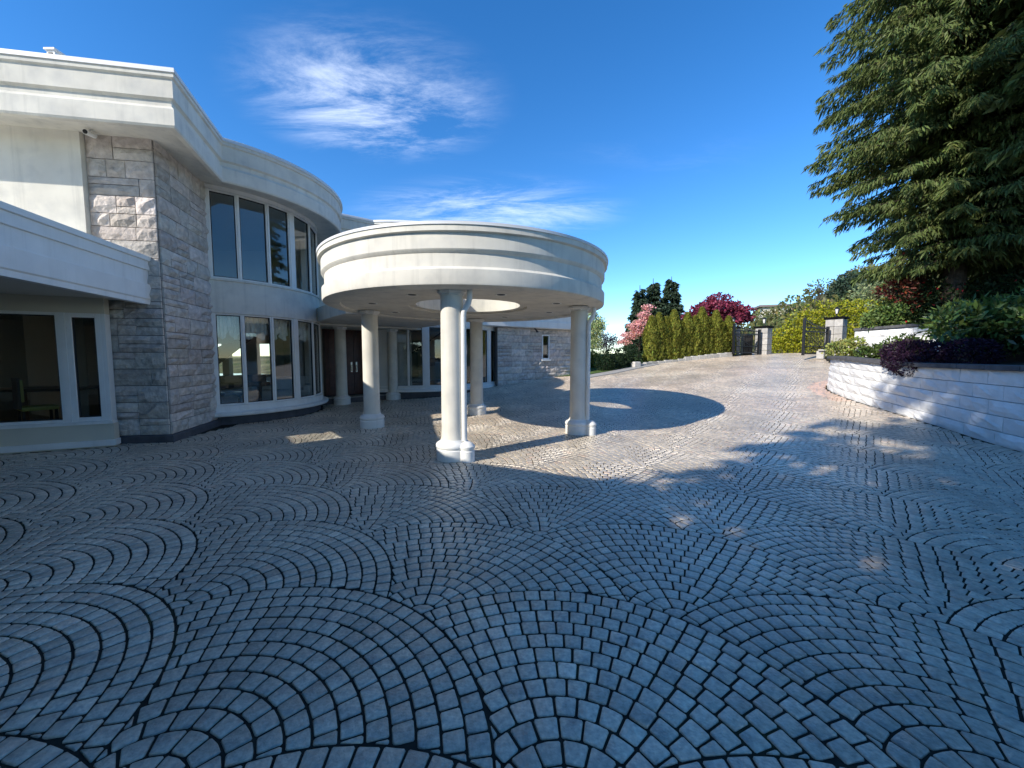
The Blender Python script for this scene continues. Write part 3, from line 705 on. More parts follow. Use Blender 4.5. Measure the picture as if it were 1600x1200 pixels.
# soffit downlights under the main eaves
for a in ((-7.35,6.62),(-6.05,7.55),(-6.1,9.15),(-5.5,10.2),(-5.35,11.6)):
    m_ = MB(); m_.lathe([(0.0,5.508),(0.07,5.508),(0.072,5.50),(0.105,5.492),(0.11,5.516)], (*a,0), 20); dl = build('downlight', m_, 'trim_paint', house, smooth=30)
    m_ = MB(); m_.lathe([(0.0,5.499),(0.07,5.499),(0.07,5.506)], (*a,0), 20); build('lamp_recess', m_, 'dark_fitting', dl)
# interior shell
mb = MB(); mb.prism([gp(6.5,-0.2), gp(0.0,-0.2), (-7.3,7.3),(-6.75,7.5),(-7.2,8.9)]+arc(C1, 2.3, -55, 45, 16)+[(-7.2,13.4),(-8.6,14.5),(-16,14.5),(-16,3.5)], 0.0, 0.2); build('ground_floor', mb, 'interior_floor', house)
mb = MB(); mb.prism([(-16,5.2),(-8.1,7.2),(-6.75,7.5),(-7.2,8.9)]+arc(C1, 2.28, -55, 45, 16)+[(-7.2,13.4),(-8.6,14.5),(-16,14.5)], 2.78, 3.3); build('upper_floor', mb, 'interior_wall', house)
mb = MB(); holes = ((-11.25,-10.85),(-10.6,-10.0),(-9.55,-9.0)); x = -16
for a, b in holes: mb.beam((x,14.5),(a,14.5),0.2,0.2,2.78); mb.beam((a,14.5),(b,14.5),0.2,0.2,0.95); mb.beam((a,14.5),(b,14.5),0.2,2.1,2.78); x = b
mb.beam((x,14.5),(-8.5,14.5),0.2,0.2,2.78); mb.beam((-8.5,14.5),(-7.0,13.2),0.2,0.2,5.5); mb.beam((-16,14.5),(-8.5,14.5),0.2,3.3,5.5); mb.beam((-16,14.5),(-16,3.5),0.2,0.0,5.5)
mb.beam((-9.2,8.2),(-12,9.6),0.15,0.2,2.78); build('inner_wall', mb, 'interior_wall', house)
mb = MB(); mb.prism(arc(C2, 3.6, -104, 0, 18)+[(-0.7,21.5),(-8,21.5),(-8,16)], 0.2, 0.3); mb.prism(arc(C2, 3.58, -104, 0, 18)+[(-0.7,21.5),(-8,21.5),(-8,16)], 2.9, 3.4); build('hall_floor', mb, 'interior_floor', house)
mb = MB(); mb.beam((-8,20.0),(-0.6,20.0),0.2,0.2,5.5); mb.beam((-8,20),(-6.9,13.4),0.2,0.2,5.5); build('hall_wall', mb, 'interior_wall', house)
mb = MB(); mb.beam((-2,21.8),(2.3,21.8),0.15,0.2,2.9); mb.beam((-0.4,17.2),(-0.6,21.8),0.15,0.2,2.9); mb.beam((2.55,18.9),(2.2,21.8),0.1,0.2,2.9); build('wing_inner_wall', mb, 'interior_wall', house)
# staircase seen through the second bay
mb = MB()
for k in range(10): mb.box((-5.2+k*0.26, 17.0, 0.2+0.17*(k+0.5)), (0.28, 1.0, 0.17))
build('staircase', mb, 'interior_floor', house)
mb = MB(); mb.tube([(-5.2,16.45,1.15),(-2.7,16.45,2.85)], 0.03)
for k in range(10): mb.tube([(-5.1+k*0.26,16.45,0.3+0.17*k),(-5.1+k*0.26,16.45,1.2+0.177*k)], 0.012, 6)
build('stair_railing', mb, 'black_iron', house)
# valances behind the ground floor bay
for (a0, a1) in W1[:4]:
    m_ = MB(); n = 24
    for k in range(n+1):
        t = k/n; a = R(a0+(a1-a0)*t); drop = 0.36+0.22*abs(math.sin(math.pi*2*t)); rr = 2.24+0.03*math.sin(t*40)
        for z in (2.6, 2.6-drop*0.5, 2.6-drop): m_.v.append((C1[0]+(rr+0.03*math.sin(t*40+z*9))*math.cos(a), C1[1]+rr*math.sin(a), z))
    for k in range(n):
        for j in range(2): m_.f.append((k*3+j, k*3+j+1, (k+1)*3+j+1, (k+1)*3+j)); m_.c.append(None)
    build('valance', m_, 'curtain', house, smooth=60)

# ---- furniture seen through the glass
piano = thing('grand_piano', 'black grand piano with raised lid behind the curved ground floor windows', 'piano', (-7.9, 10.6, 0.2))
body = [(-0.75,-0.6),(0.75,-0.6),(0.75,0.2),(0.55,0.6),(0.25,0.95),(-0.05,1.3),(-0.45,1.45),(-0.75,1.2)]
rot = lambda P, a: [(x*math.cos(a)-y*math.sin(a)-7.9, x*math.sin(a)+y*math.cos(a)+10.6) for x, y in P]
pa = R(60)
mb = MB(); mb.prism(rot(body, pa), 0.82, 1.12); build('case', mb, 'piano_black', piano)
mb = MB(); mb.prism(rot([(-0.72,-0.85),(0.72,-0.85),(0.72,-0.6),(-0.72,-0.6)], pa), 0.80, 0.92); build('keyboard', mb, 'piano_black', piano)
mb = MB(); lid = rot(body, pa); hx = rot([(-0.75,0)], pa)[0]; dirx = Vector((math.cos(pa), math.sin(pa)))
V = []
for x, y in lid:
    w = (Vector((x, y))-Vector(hx)).dot(dirx); V.append((x-dirx.x*w*0.25, y-dirx.y*w*0.25, 1.13+w*0.62))
n = len(V); mb.add(V+[(a, b, c+0.025) for a, b, c in V], [tuple(range(n))[::-1], tuple(range(n, 2*n))]+[(i, (i+1) % n, n+(i+1) % n, n+i) for i in range(n)]); build('lid', mb, 'piano_black', piano)
for q in ((-0.6,-0.5),(0.6,-0.5),(-0.35,1.1)):
    x, y = rot([q], pa)[0]; mb = MB(); mb.lathe([(0.0,0.2),(0.05,0.2),(0.045,0.5),(0.07,0.8),(0,0.82)], (x,y,0), 12); build('leg', mb, 'piano_black', piano)
st_ = thing('piano_stool', 'small black upholstered stool beside the grand piano', 'stool', (-7.2, 9.75, 0.2))
mb = MB(); mb.box((-7.2,9.75,0.66), (0.55,0.36,0.09), 0.6); build('seat', mb, 'piano_black', st_, bevel=0.02)
for a, b in ((-.2,-.13),(.2,-.13),(-.2,.13),(.2,.13)):
    mb = MB(); mb.box((-7.2+a*math.cos(.6)-b*math.sin(.6),9.75+a*math.sin(.6)+b*math.cos(.6),0.41), (0.04,0.04,0.42)); build('leg', mb, 'dark_wood', st_)
sofa = thing('sofa', 'pale upholstered sofa inside the curved ground floor bay', 'sofa', (-7.2, 11.9, 0.2))
for nm, c, s in (('seat',(-7.2,11.9,0.45),(1.5,0.8,0.3)),('backrest',(-7.34,12.22,0.72),(1.5,0.22,0.55)),('arm',(-7.9,11.62,0.5),(0.2,0.8,0.5)),('arm',(-6.5,12.18,0.5),(0.2,0.8,0.5))):
    mb = MB(); mb.box(c, s, 0.38); build(nm, mb, 'fabric_white', sofa, bevel=0.05)
def dining_chair(x, y, rz, label):
    c = thing('dining_chair', label, 'chair', (x, y, 0.2), 'chairs behind the porch window', rz)
    for nm, bx, m in (('seat',((0,0,0.45),(0.46,0.44,0.07)),'fabric_yellow'),('backrest',((0,0.2,0.78),(0.36,0.05,0.4)),'fabric_yellow'),('back_frame',((0,0.235,0.74),(0.46,0.035,0.58)),'dark_wood'),
                      ('leg',((-.2,-.19,.21),(.04,.04,.42)),'dark_wood'),('leg',((.2,-.19,.21),(.04,.04,.42)),'dark_wood'),('leg',((-.2,.2,.21),(.04,.04,.42)),'dark_wood'),('leg',((.2,.2,.21),(.04,.04,.42)),'dark_wood')):
        m_ = MB(); m_.box(*bx); build(nm, m_, m, c, local=True, bevel=0.008)
dining_chair(-8.95, 7.2, R(150), 'dark dining chair with yellow cushioned back behind the porch window')
mb_t = thing('dining_table', 'dark dining table inside the room behind the porch window', 'table', (-9.6, 7.9, 0.2))
mb = MB(); mb.box((-9.6,7.9,0.95), (1.5,1.0,0.05), 0.3); build('tabletop', mb, 'dark_wood', mb_t, bevel=0.01)
for a, b in ((-.65,-.4),(.65,-.4),(-.65,.4),(.65,.4)):
    mb = MB(); mb.box((-9.6+a*.955-b*.295,7.9+a*.295+b*.955,0.56), (.07,.07,.73)); build('leg', mb, 'dark_wood', mb_t)
# security camera under the eave
sc = thing('security_camera', 'small white security camera under the eave above the stone tower', 'camera', (-7.2, 6.85, 5.5))
mb = MB(); mb.lathe([(0,5.512),(0.05,5.512),(0.05,5.48),(0,5.48)], (-7.2,6.85,0), 16); mb.tube([(-7.2,6.85,5.49),(-7.2,6.83,5.42)], 0.015); build('bracket', mb, 'trim_paint', sc)
mb = MB(); mb.tube([(-7.22,6.92,5.42),(-7.18,6.74,5.385)], 0.045, 14); build('body', mb, 'trim_paint', sc, smooth=40)
mb = MB(); mb.tube([(-7.18,6.742,5.386),(-7.178,6.732,5.384)], 0.034, 14); build('lens', mb, 'dark_fitting', sc)

# ================================================================== RETAINING WALLS AND BEDS
def block_wall(name, label, path, zbase, ztop, courses, blen, parent_kind='wall', capw=0.34, caph=0.09):
    """rock-faced blocks in courses along a plan path; outside on the left of the path"""
    w = thing(name, label, parent_kind, (path[len(path)//2][0], path[len(path)//2][1], zbase(*path[len(path)//2])))
    P = [Vector(p) for p in path]; cum = [0]
    for a, b in zip(P, P[1:]): cum.append(cum[-1]+(b-a).length)
    def at(s):
        s = max(0, min(cum[-1]-1e-6, s)); k = max(i for i in range(len(cum)-1) if cum[i] <= s); t = (s-cum[k])/(cum[k+1]-cum[k]); p = P[k].lerp(P[k+1], t)
        a, b = P[max(0, k-1)], P[min(len(P)-1, k+2)]; d = (b-a).normalized(); return p, Vector((-d.y, d.x))
    core = MB(); core.sweep([tuple(p) for p in path], [(0.13,-0.3),(0.33,-0.3),(0.33,1.0),(0.13,1.0)], zf=lambda x, y: 0)
    ph = len(core.v)//len(path)
    for i, p in enumerate(path):
        for k in range(ph):
            x, y, z = core.v[i*ph+k]; core.v[i*ph+k] = (x, y, (ztop(*p)-0.02) if z > 0 else zbase(*p)-0.15)
    recalc(build('core', core, 'mortar', w))
    for c in range(courses):
        s = -blen*(0.5 if c % 2 else 0.0)
        while s < cum[-1]-0.02:
            s0, s1 = max(0, s), min(cum[-1], s+blen*random.uniform(0.93, 1.07)); s = s1 if s1 > s else s+blen
            if s1-s0 < 0.08: continue
            (p0, n0), (p1, n1) = at(s0), at(s1)
            def lv(p, f): a = zbase(p.x, p.y)-0.04; return a+(ztop(p.x, p.y)-a)*f
            t = random.gauss(1, 0.035); m_ = stone_block(1.0, 1.0, (t, t, t)); Lb = (p1-p0).length; h = (ztop(p0.x,p0.y)-zbase(p0.x,p0.y))/courses; V = []
            for uu, dd, zz in m_.v:
                q = p0.lerp(p1, uu); nn = n0.lerp(n1, uu); z0_, z1_ = lv(q, c/courses), lv(q, (c+1)/courses); g = 0.004
                V.append((q.x+nn.x*((dd*0.62 if dd > 0 else -0.12)-0.045-0.012*c), q.y+nn.y*((dd*0.62 if dd > 0 else -0.12)-0.045-0.012*c), z0_+g+(z1_-z0_-2*g)*zz))
            m_.v = V; build('block', m_, 'block_white', w)
    s = 0
    while s < cum[-1]-0.05:
        s1 = min(cum[-1], s+0.62); m_ = MB(); n = 3; V = []
        for k in range(n+1):
            p, nn = at(s+0.004+(s1-s-0.008)*k/n); zt = ztop(p.x, p.y)+0.002
            for o, z in ((0.02, 0), (0.02, caph), (-capw, caph), (-capw, 0)): V.append((p.x+nn.x*o, p.y+nn.y*o, zt+z))
        F = [(k*4+i, (k+1)*4+i, (k+1)*4+(i+1) % 4, k*4+(i+1) % 4) for k in range(n) for i in range(4)]+[(0,1,2,3), (n*4+3,n*4+2,n*4+1,n*4)]
        m_.add(V, F); recalc(build('cap_stone', m_, 'cap_stone', w, bevel=0.008)); s = s1
    return w
lower_top = lambda x, y: 1.36+0.02*sm(3, 9, y)+0.17*sm(8.0, 12.0, y)
block_wall('retaining_wall', 'curved white block retaining wall with dark cap along the driveway', WALLP, ground, lower_top, 5, 0.62)
UP = smooth_path([(12.15,13.75),(12.3,13.2),(12.5,12.5),(12.8,11.7),(13.0,10.4),(13.1,8.5)], 0.3)
UP = UP[::-1]
block_wall('upper_retaining_wall', 'short white upper garden wall behind the planting bed', UP, lambda x, y: 1.75+0.1*sm(11,14,y), lambda x, y: 2.56+0.02*(12-y), 3, 0.6, capw=0.3)
# planting beds (soil): lower bed between the walls, bank above
def bed_z(x, y):
    d = -side_of_wall(x, y)
    z = 1.36+0.10*min(d, 1.2)+0.17*sm(8, 12, y)
    return z+0.85*sm(3.4, 4.6, d)+0.9*sm(4.5, 12, d)
mb = MB(); rows = 26; fr_ = [p for p in WALLP]
for i, p in enumerate(fr_):
    a, b = fr_[max(0,i-1)], fr_[min(len(fr_)-1,i+1)]; dx, dy = b[0]-a[0], b[1]-a[1]; l = math.hypot(dx, dy); nx_, ny_ = dy/l, -dx/l
    if i > len(fr_)-12: k_ = (i-(len(fr_)-12))/12; nx_, ny_ = nx_*(1-k_)+0.9*k_, ny_*(1-k_)+0.2*k_
    for j in range(rows):
        d = 0.22+(j/(rows-1))**1.5*22; ux = nx_*(1-min(1,d/6))+0.93*min(1,d/6); uy = ny_*(1-min(1,d/6))+0.05*min(1,d/6)
        x, y = p[0]+ux*d, p[1]+uy*d
        mb.v.append((x, y, 1.36+0.10*min(d,1.2)+0.17*sm(8,12,p[1])+0.85*sm(3.4,4.6,d)+0.9*sm(4.5,12,d)+0.03*math.sin(x*3)*math.cos(y*2.3)))
for i in range(len(fr_)-1):
    for j in range(rows-1): mb.f.append((i*rows+j, i*rows+j+1, (i+1)*rows+j+1, (i+1)*rows+j)); mb.c.append(None)
tag(recalc(build('planting_bed', mb, 'soil', smooth=60)), kind='structure')

# ================================================================== GATE
def pillar(label, x, y, top, w):
    z = ground(x, y)-0.1; p = thing('gate_pillar', label, 'pillar', (x, y, z), 'stone gate pillars', R(35)); H = top-z; n = 5
    for k in range(n):
        for s in range(4):
            m_ = MB(); t = random.gauss(1, .08); a = s*math.pi/2; L = w*(0.98 if (k+s) % 2 else 0.86)
            m_.box((0,0,0), (w/2-0.01, w/2-0.01, H/n-0.014), 0, (t,t,t*.98)); cx, cy = ((-w/4, -w/4), (w/4, -w/4), (w/4, w/4), (-w/4, w/4))[s]
            m_.v = [(q[0]+cx, q[1]+cy, q[2]+H*(k+0.5)/n) for q in m_.v]; build('block', m_, 'granite', p, local=True, bevel=0.012)
    m_ = MB(); m_.box((0,0,H+0.05), (w+0.14, w+0.14, 0.10)); build('cap', m_, 'granite', p, local=True, bevel=0.015)
    m_ = MB(); m_.lathe([(0.0,0.10),(0.07,0.10),(0.05,0.13),(0.02,0.16),(0.02,0.24),(0.06,0.26),(0.06,0.28),(0,0.28)], (0,0,H), 12)
    m_.lathe([(0.11,0.52),(0.13,0.53),(0.05,0.60),(0.015,0.64),(0.0,0.68)], (0,0,H), 12)
    for k in range(4): a = R(45+90*k); m_.tube([(0.06*math.cos(a),0.06*math.sin(a),H+0.28),(0.11*math.cos(a),0.11*math.sin(a),H+0.53)], 0.01, 6)
    ln = build('lantern', m_, 'black_iron', p, local=True)
    m_ = MB(); m_.lathe([(0.0,0.285),(0.05,0.285),(0.095,0.52),(0.0,0.52)], (0,0,H), 12); build('lantern_glass', m_, 'lamp_glass', ln, local=True)
    return p
pillar('tall stone gate pillar right of the gateway beside the planter wall', 16.75, 20.0, 3.55, 0.72)
pillar('stone pillar that carries the left gate leaf', 14.95, 22.95, 3.32, 0.66)
pillar('stone pillar at the end of the clipped cedar hedge', 13.0, 22.75, 3.28, 0.58)
def gate(label, hinge, free, h0, h1):
    hx, hy = hinge; fx, fy = free; z0 = max(ground(hx, hy), ground(fx, fy)); L = math.hypot(fx-hx, fy-hy); g = thing('gate_leaf', label, 'gate', (hx, hy, z0+0.03), 'iron gate leaves', math.atan2(fy-hy, fx-hx))
    top = lambda t: h0+(h1-h0)*t*t
    def bx(nm, x0, x1, za, zb, th): m_ = MB(); m_.box(((x0+x1)/2, 0, (za+zb)/2), (x1-x0, th, zb-za)); return build(nm, m_, 'black_iron', g, local=True)
    bx('post', 0, 0.12, 0, h0+0.02, 0.12); bx('post', L-0.1, L, 0, h1, 0.1)
    bx('rail', 0.12, L-0.1, 0.05, 0.11, 0.05); bx('rail', 0.12, L-0.1, h0-0.32, h0-0.26, 0.05); bx('rail', 0.12, L-0.1, h0-0.12, h0-0.07, 0.05); bx('rail', 0.12, L-0.1, 0.42, 0.46, 0.05)
    n = 15
    for k in range(n):
        x = 0.12+(L-0.22)*(k+0.5)/n; t = (k+0.5)/n; m_ = MB(); m_.tube([(x,0,0.05),(x,0,top(t)-0.08)], 0.012, 6); m_.lathe([(0.0,top(t)),(0.02,top(t)-0.06),(0.012,top(t)-0.09)], (x,0,0), 6); build('bar', m_, 'black_iron', g, local=True)
    m_ = MB(); n = 12; m_.tube([(0.12+(L-0.22)*k/n, 0.03, top(k/n)-0.10) for k in range(n+1)], 0.018, 6); build('top_rail', m_, 'black_iron', g, local=True)
    m_ = MB(); m_.tube([(0.12,0.03,0.12),(L-0.1,0.03,h0-0.3)], 0.016, 6); build('brace', m_, 'black_iron', g, local=True)
gate('black iron gate leaf standing open before the golden hedge', (16.15,19.75), (13.95,18.5), 1.45, 1.78)
gate('black iron gate leaf folded back towards the cedar hedge', (14.5,22.6), (12.45,21.75), 1.42, 1.72)
# intercom box behind the left leaf
ib = thing('intercom_box', 'dark upright intercom box between the two left gate pillars', 'intercom', (13.95, 22.95, 1.6))
mb = MB(); mb.box((13.95,22.95,2.25), (0.55,0.3,1.3)); build('housing', mb, 'black_iron', ib, bevel=0.03)
mb = MB(); mb.box((13.95,22.79,2.55), (0.3,0.02,0.35)); build('panel', mb, 'dark_fitting', ib)
bench = thing('stone_bench', 'small pale stone slab bench beside the right gate pillar', 'bench', (15.2, 18.6, 1.5))
z_ = ground(15.2,18.6)
for nm, c, s in (('slab',(15.2,18.6,z_+0.42),(0.9,0.35,0.07)),('support',(14.9,18.6,z_+0.19),(0.12,0.3,0.38)),('support',(15.5,18.6,z_+0.19),(0.12,0.3,0.38))):
    mb = MB(); mb.box(c, s, 0.5, (1.1,1.1,1.1)); build(nm, mb, 'granite', bench, bevel=0.01)
# kerb of low stones before the hedge
kerb = thing('stone_kerb', 'low kerb of grey stone blocks in front of the cedar hedge', 'kerb', (9.6, 21.2, 1.3))
kp = [(6.6,19.95),(7.4,20.45),(9.0,21.02),(10.8,21.5),(12.7,22.0)]; KP = smooth_path(kp, 0.42)
for i, (a, b) in enumerate(zip(KP, KP[1:])):
    t = random.gauss(1.1, .1); m_ = MB(); h = 0.16+(0.10 if i > 6 else 0)+random.uniform(-.02,.02); L = math.hypot(b[0]-a[0], b[1]-a[1])
    m_.box(((a[0]+b[0])/2, (a[1]+b[1])/2, ground(*a)+h/2-0.02), (L-0.015, 0.26, h), math.atan2(b[1]-a[1], b[0]-a[0]), (t, t, t*0.97)); build('block', m_, 'granite', kerb, bevel=0.02)
rock = thing('kerb_boulder', 'pale square boulder at the near end of the stone kerb', 'boulder', (6.35, 19.75, 1.0))
mb = MB(); mb.box((6.35,19.75,ground(6.35,19.75)+0.12), (0.42,0.36,0.30), 0.4, (1.25,1.22,1.18)); build('boulder', mb, 'granite', rock, bevel=0.05)

# ================================================================== VEGETATION
def trunk_mesh(pts, r0, r1, seg=8, limbs=()):
    m_ = MB(); n = len(pts); m_.tube(pts, [r0+(r1-r0)*i/(n-1) for i in range(n)], seg)
    for a, b, r in limbs: m_.tube([a, tuple((Vector(a)+Vector(b))/2+Vector((0,0,0.05))), b], [r, r*0.7, r*0.3], 6)
    return m_
def conifer(label, x, y, z, H, Rad, mat, n_per=20, z0f=0.12, group=None, name='conifer', droop=0.5, spray=0.30, width=0.10, dens=9, gap=0.36, taper=0.75, lmin=0.65, hang=1.0):
    t = thing(name, label, 'tree', (x, y, z), group)
    m_ = MB(); m_.tube([(x,y,z-0.3),(x+.03,y,z+H*.5),(x,y,z+H*.95)], [H*0.009+0.04, H*0.006+0.03, 0.02], 10); build('trunk', m_, 'bark', t, smooth=60)
    P = []; D = []; N = []; br = MB(); zz = z0f*H
    while zz < H*0.985:
        f = 1-zz/H; L0 = Rad*(f**taper)*(0.55+0.45*sm(-0.03, 0.20, zz/H-z0f)); nb = max(4, int(dens*(0.5+0.5*f)))
        for b in range(nb):
            a = random.uniform(0, 2*math.pi); L = L0*random.uniform(lmin, 1.08)
            if L < 0.15: continue
            dx, dy = math.cos(a), math.sin(a); rise = random.uniform(-0.05, 0.18)*L; zb = zz+random.uniform(-.5,.5)*gap
            curve = lambda q: (x+dx*L*q, y+dy*L*q, z+zb+rise*q-droop*L*0.45*q*q+0.12*L*max(0, q-0.7))
            if L > 0.8: br.tube([curve(0), curve(.5), curve(1)], [0.03+0.012*L, 0.02, 0.006], 4)
            n = max(4, int(L*n_per)); q = rng.random(n)**0.65
            pts = np.array([curve(v) for v in q]); side = rng.choice([-1, 1], n)[:,None]
            lat = np.array([-dy, dx, 0.0]); fw = np.array([dx, dy, 0.0])
            w = (1-q)[:,None]*0.35*L*rng.random((n,1))
            pts = pts+lat*side*w+np.array([0,0,1])*(-0.15*w+rng.normal(0,.04,(n,1)))
            d = fw*rng.uniform(.3,1,(n,1))+lat*side*rng.uniform(.1,.9,(n,1))+np.array([0,0,-1])*rng.uniform(droop*0.3,droop*1.9,(n,1))*hang
            P.append(pts); D.append(d); N.append(unit(n)*0.8+np.array([0,0,0.6]))
        zz += gap*random.uniform(.8,1.2)
    P = np.concatenate(P); D = np.concatenate(D); N = np.concatenate(N); n = len(P)
    build('limbs', br, 'bark', t)
    leaf_mesh('crown', P, D, N, spray*rng.uniform(.6,1.35,n), width*rng.uniform(.7,1.3,n), tint(n,.6,1.35,.08), mat, t)
    return t
def bush(name, label, cat, blobs, n, mat, size, width, group=None, shell=0.6, stem='bark', base=None, up=0.2, lo=.65, hi=1.35, extra=None, trunk=None, parts=('crown','trunk'), hue=0.1):
    """leafy thing from ellipsoid clumps; positions are world"""
    if base is None: base = (blobs[0][0], blobs[0][1], min(b[2]-b[5] for b in blobs))
    t = thing(name, label, cat, base, group)
    m_ = MB()
    if trunk: m_ = trunk_mesh(*trunk)
    else:
        for b in blobs[:6]: m_.tube([base, ((base[0]+b[0])/2, (base[1]+b[1])/2, (base[2]*0.4+b[2]*0.6)), (b[0], b[1], b[2]+b[5]*0.3)], [0.03, 0.02, 0.006], 5)
    build(parts[1], m_, stem, t, smooth=60)
    p, u_ = blob_points(blobs, n, shell); d = u_*0.7+unit(n)*0.8+np.array([0,0,up])
    leaf_mesh(parts[0], p, d, unit(n)+u_*0.6, size*rng.uniform(.65,1.35,n), width*rng.uniform(.7,1.3,n), tint(n,lo,hi,hue), mat, t)
    if extra:
        for nm, m2, k, sz in extra:
            p, u_ = blob_points(blobs, k, 0.93); d = u_+unit(k)*.6; tag(leaf_mesh(nm, p, d, unit(k)+u_, sz*rng.uniform(.7,1.3,k), sz*0.8, tint(k,.8,1.2,.04), m2, t), kind='stuff')
    return t
def rblobs(c, r, n, br, flat=1.0):
    out = []
    for k in range(n):
        v = unit(1)[0]*random.random()**0.4; b = br*random.uniform(.7,1.3); out.append((c[0]+v[0]*r[0], c[1]+v[1]*r[1], c[2]+v[2]*r[2], b, b, b*flat))
    return out
# big conifers on the bank at the right
conifer('huge drooping spruce at the right edge of the driveway, lit on its left side', 13.6, 12.0, 2.4, 25, 4.0, 'leaf_spruce', 84, 0.085, name='spruce_tree', droop=0.6, spray=0.24, width=0.040, dens=22, gap=0.31, taper=0.3, lmin=0.55, hang=1.6, group='big conifers on the bank')
conifer('dark conifer with bare lower trunk just right of the huge spruce', 15.9, 11.3, 2.7, 20, 3.8, 'leaf_spruce', 42, 0.10, taper=0.35, name='spruce_tree', droop=0.7, spray=0.34, width=0.11, dens=11, group='big conifers on the bank')
conifer('dark conifer at the right edge of the picture above the rhododendrons', 14.4, 8.4, 2.6, 18, 3.7, 'leaf_spruce', 44, 0.14, taper=0.35, name='spruce_tree', droop=0.7, spray=0.32, width=0.10, dens=11, group='big conifers on the bank')
conifer('conifer furthest back in the dark group on the bank', 18.6, 13.6, 2.9, 17, 3.6, 'leaf_spruce', 14, 0.2, name='spruce_tree', droop=0.7, spray=0.4, width=0.13, dens=10, group='big conifers on the bank')
# trees behind the camera that shade the near driveway
for i, (x, y, H, rd) in enumerate(((-5.0,-5.2,31,3.2),(-1.2,-5.4,31,3.3),(-8.6,-4.9,13.5,2.0))):
    conifer(('tall broad conifer just behind the porch roof, mirrored in the bay windows','conifer directly behind the viewer','slimmer conifer behind the porch, furthest left of three')[i], x, y, 0, H, rd, 'leaf_spruce', 21, 0.04, name='conifer', droop=0.5, spray=0.45, width=0.17, dens=10, gap=0.4, taper=0.4, group='conifers behind the viewer')

# rhododendrons in the bed
for i, (x, y, z, r, n) in enumerate(((10.7,8.7,2.3,1.0,3000),(11.4,7.2,2.45,1.15,3200),(10.2,6.6,2.0,0.85,2400),(11.9,10.0,2.5,0.85,2200),(12.7,8.4,2.8,1.2,2400))):
    lab = ('rhododendron with long leaves behind the purple heather','broad rhododendron under the conifers, upper right of the bed','rhododendron closest to the camera, overhanging the wall cap','rhododendron beside the upper garden wall','rhododendron at the back of the bed below the trunks')[i]
    bush('rhododendron', lab, 'shrub', rblobs((x,y,z), (r*.8,r*.8,r*.35), 16, r*0.42, 0.8), n, 'leaf_rhodo', 0.21, 0.065, 'rhododendrons in the bed', 0.7, base=(x,y,1.5), up=0.15, lo=.55, hi=1.5, parts=('foliage','stems'))
bush('heather', 'low dark purple heather spilling over the wall cap', 'shrub', [(9.45,8.9,1.66,.5,.5,.3),(9.7,9.45,1.72,.5,.45,.28),(8.98,8.75,1.42,.2,.34,.24),(9.75,8.2,1.68,.5,.4,.3),(9.05,9.05,1.5,.25,.3,.2)], 6500, 'leaf_heather', 0.07, 0.03, None, 0.75, base=(9.6,8.95,1.4), parts=('foliage','stems'))
bush('variegated_shrub', 'bright yellow-green shrub at the rounded end of the planter wall', 'shrub', rblobs((10.4,11.95,1.82), (.4,.35,.15), 9, .23), 1900, 'leaf_varieg', 0.10, 0.05, None, 0.6, base=(10.4,11.95,1.5), extra=[('flowers','petal_white',60,0.06)], parts=('foliage','stems'))
bush('flowering_shrub', 'small shrub with white flowers between the bright shrub and the heather', 'shrub', rblobs((10.15,10.75,1.72), (.4,.45,.1), 9, .18), 1500, 'leaf_mid', 0.09, 0.045, None, 0.6, base=(10.25,10.75,1.5), extra=[('flowers','petal_white',90,0.06)], parts=('foliage','stems'))
bush('green_shrub', 'small rounded dark green shrub left of the purple heather', 'shrub', rblobs((10.2,10.0,1.8), (.3,.3,.18), 8, .22), 1300, 'leaf_rhodo', 0.11, 0.045, None, 0.6, base=(10.3,10.0,1.5), parts=('foliage','stems'))
bush('red_leaf_shrub', 'tall shrub with red new leaves under the big spruce', 'shrub', rblobs((13.0,12.9,4.1), (.55,.5,.9), 14, .32), 1900, 'leaf_red', 0.13, 0.06, None, 0.5, base=(13.0,12.9,2.4), lo=.4, hi=1.6, hue=.25, parts=('foliage','stems'))
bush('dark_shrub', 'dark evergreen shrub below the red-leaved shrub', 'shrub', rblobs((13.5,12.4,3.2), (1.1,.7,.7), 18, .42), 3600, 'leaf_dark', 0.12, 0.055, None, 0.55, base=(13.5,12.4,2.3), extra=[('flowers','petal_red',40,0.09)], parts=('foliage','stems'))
bush('yellow_green_shrub', 'yellow-green shrub above the upper garden wall', 'shrub', rblobs((12.7,13.2,2.9), (.7,.5,.35), 14, .32), 2600, 'leaf_mid', 0.12, 0.06, None, 0.55, base=(12.7,13.2,2.2), lo=.8, hi=2.0, parts=('foliage','stems'))
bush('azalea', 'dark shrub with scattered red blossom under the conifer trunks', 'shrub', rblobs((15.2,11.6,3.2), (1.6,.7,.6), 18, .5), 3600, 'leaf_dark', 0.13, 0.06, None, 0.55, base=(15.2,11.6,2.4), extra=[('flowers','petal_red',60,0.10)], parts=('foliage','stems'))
bush('backing_shrub', 'broad dark evergreen behind the conifer trunks', 'shrub', rblobs((18.2,12.6,4.5), (3.6,1.6,2.2), 36, .85), 10000, 'leaf_dark', 0.20, 0.09, None, 0.55, base=(18.5,12.5,2.5), parts=('foliage','stems'))

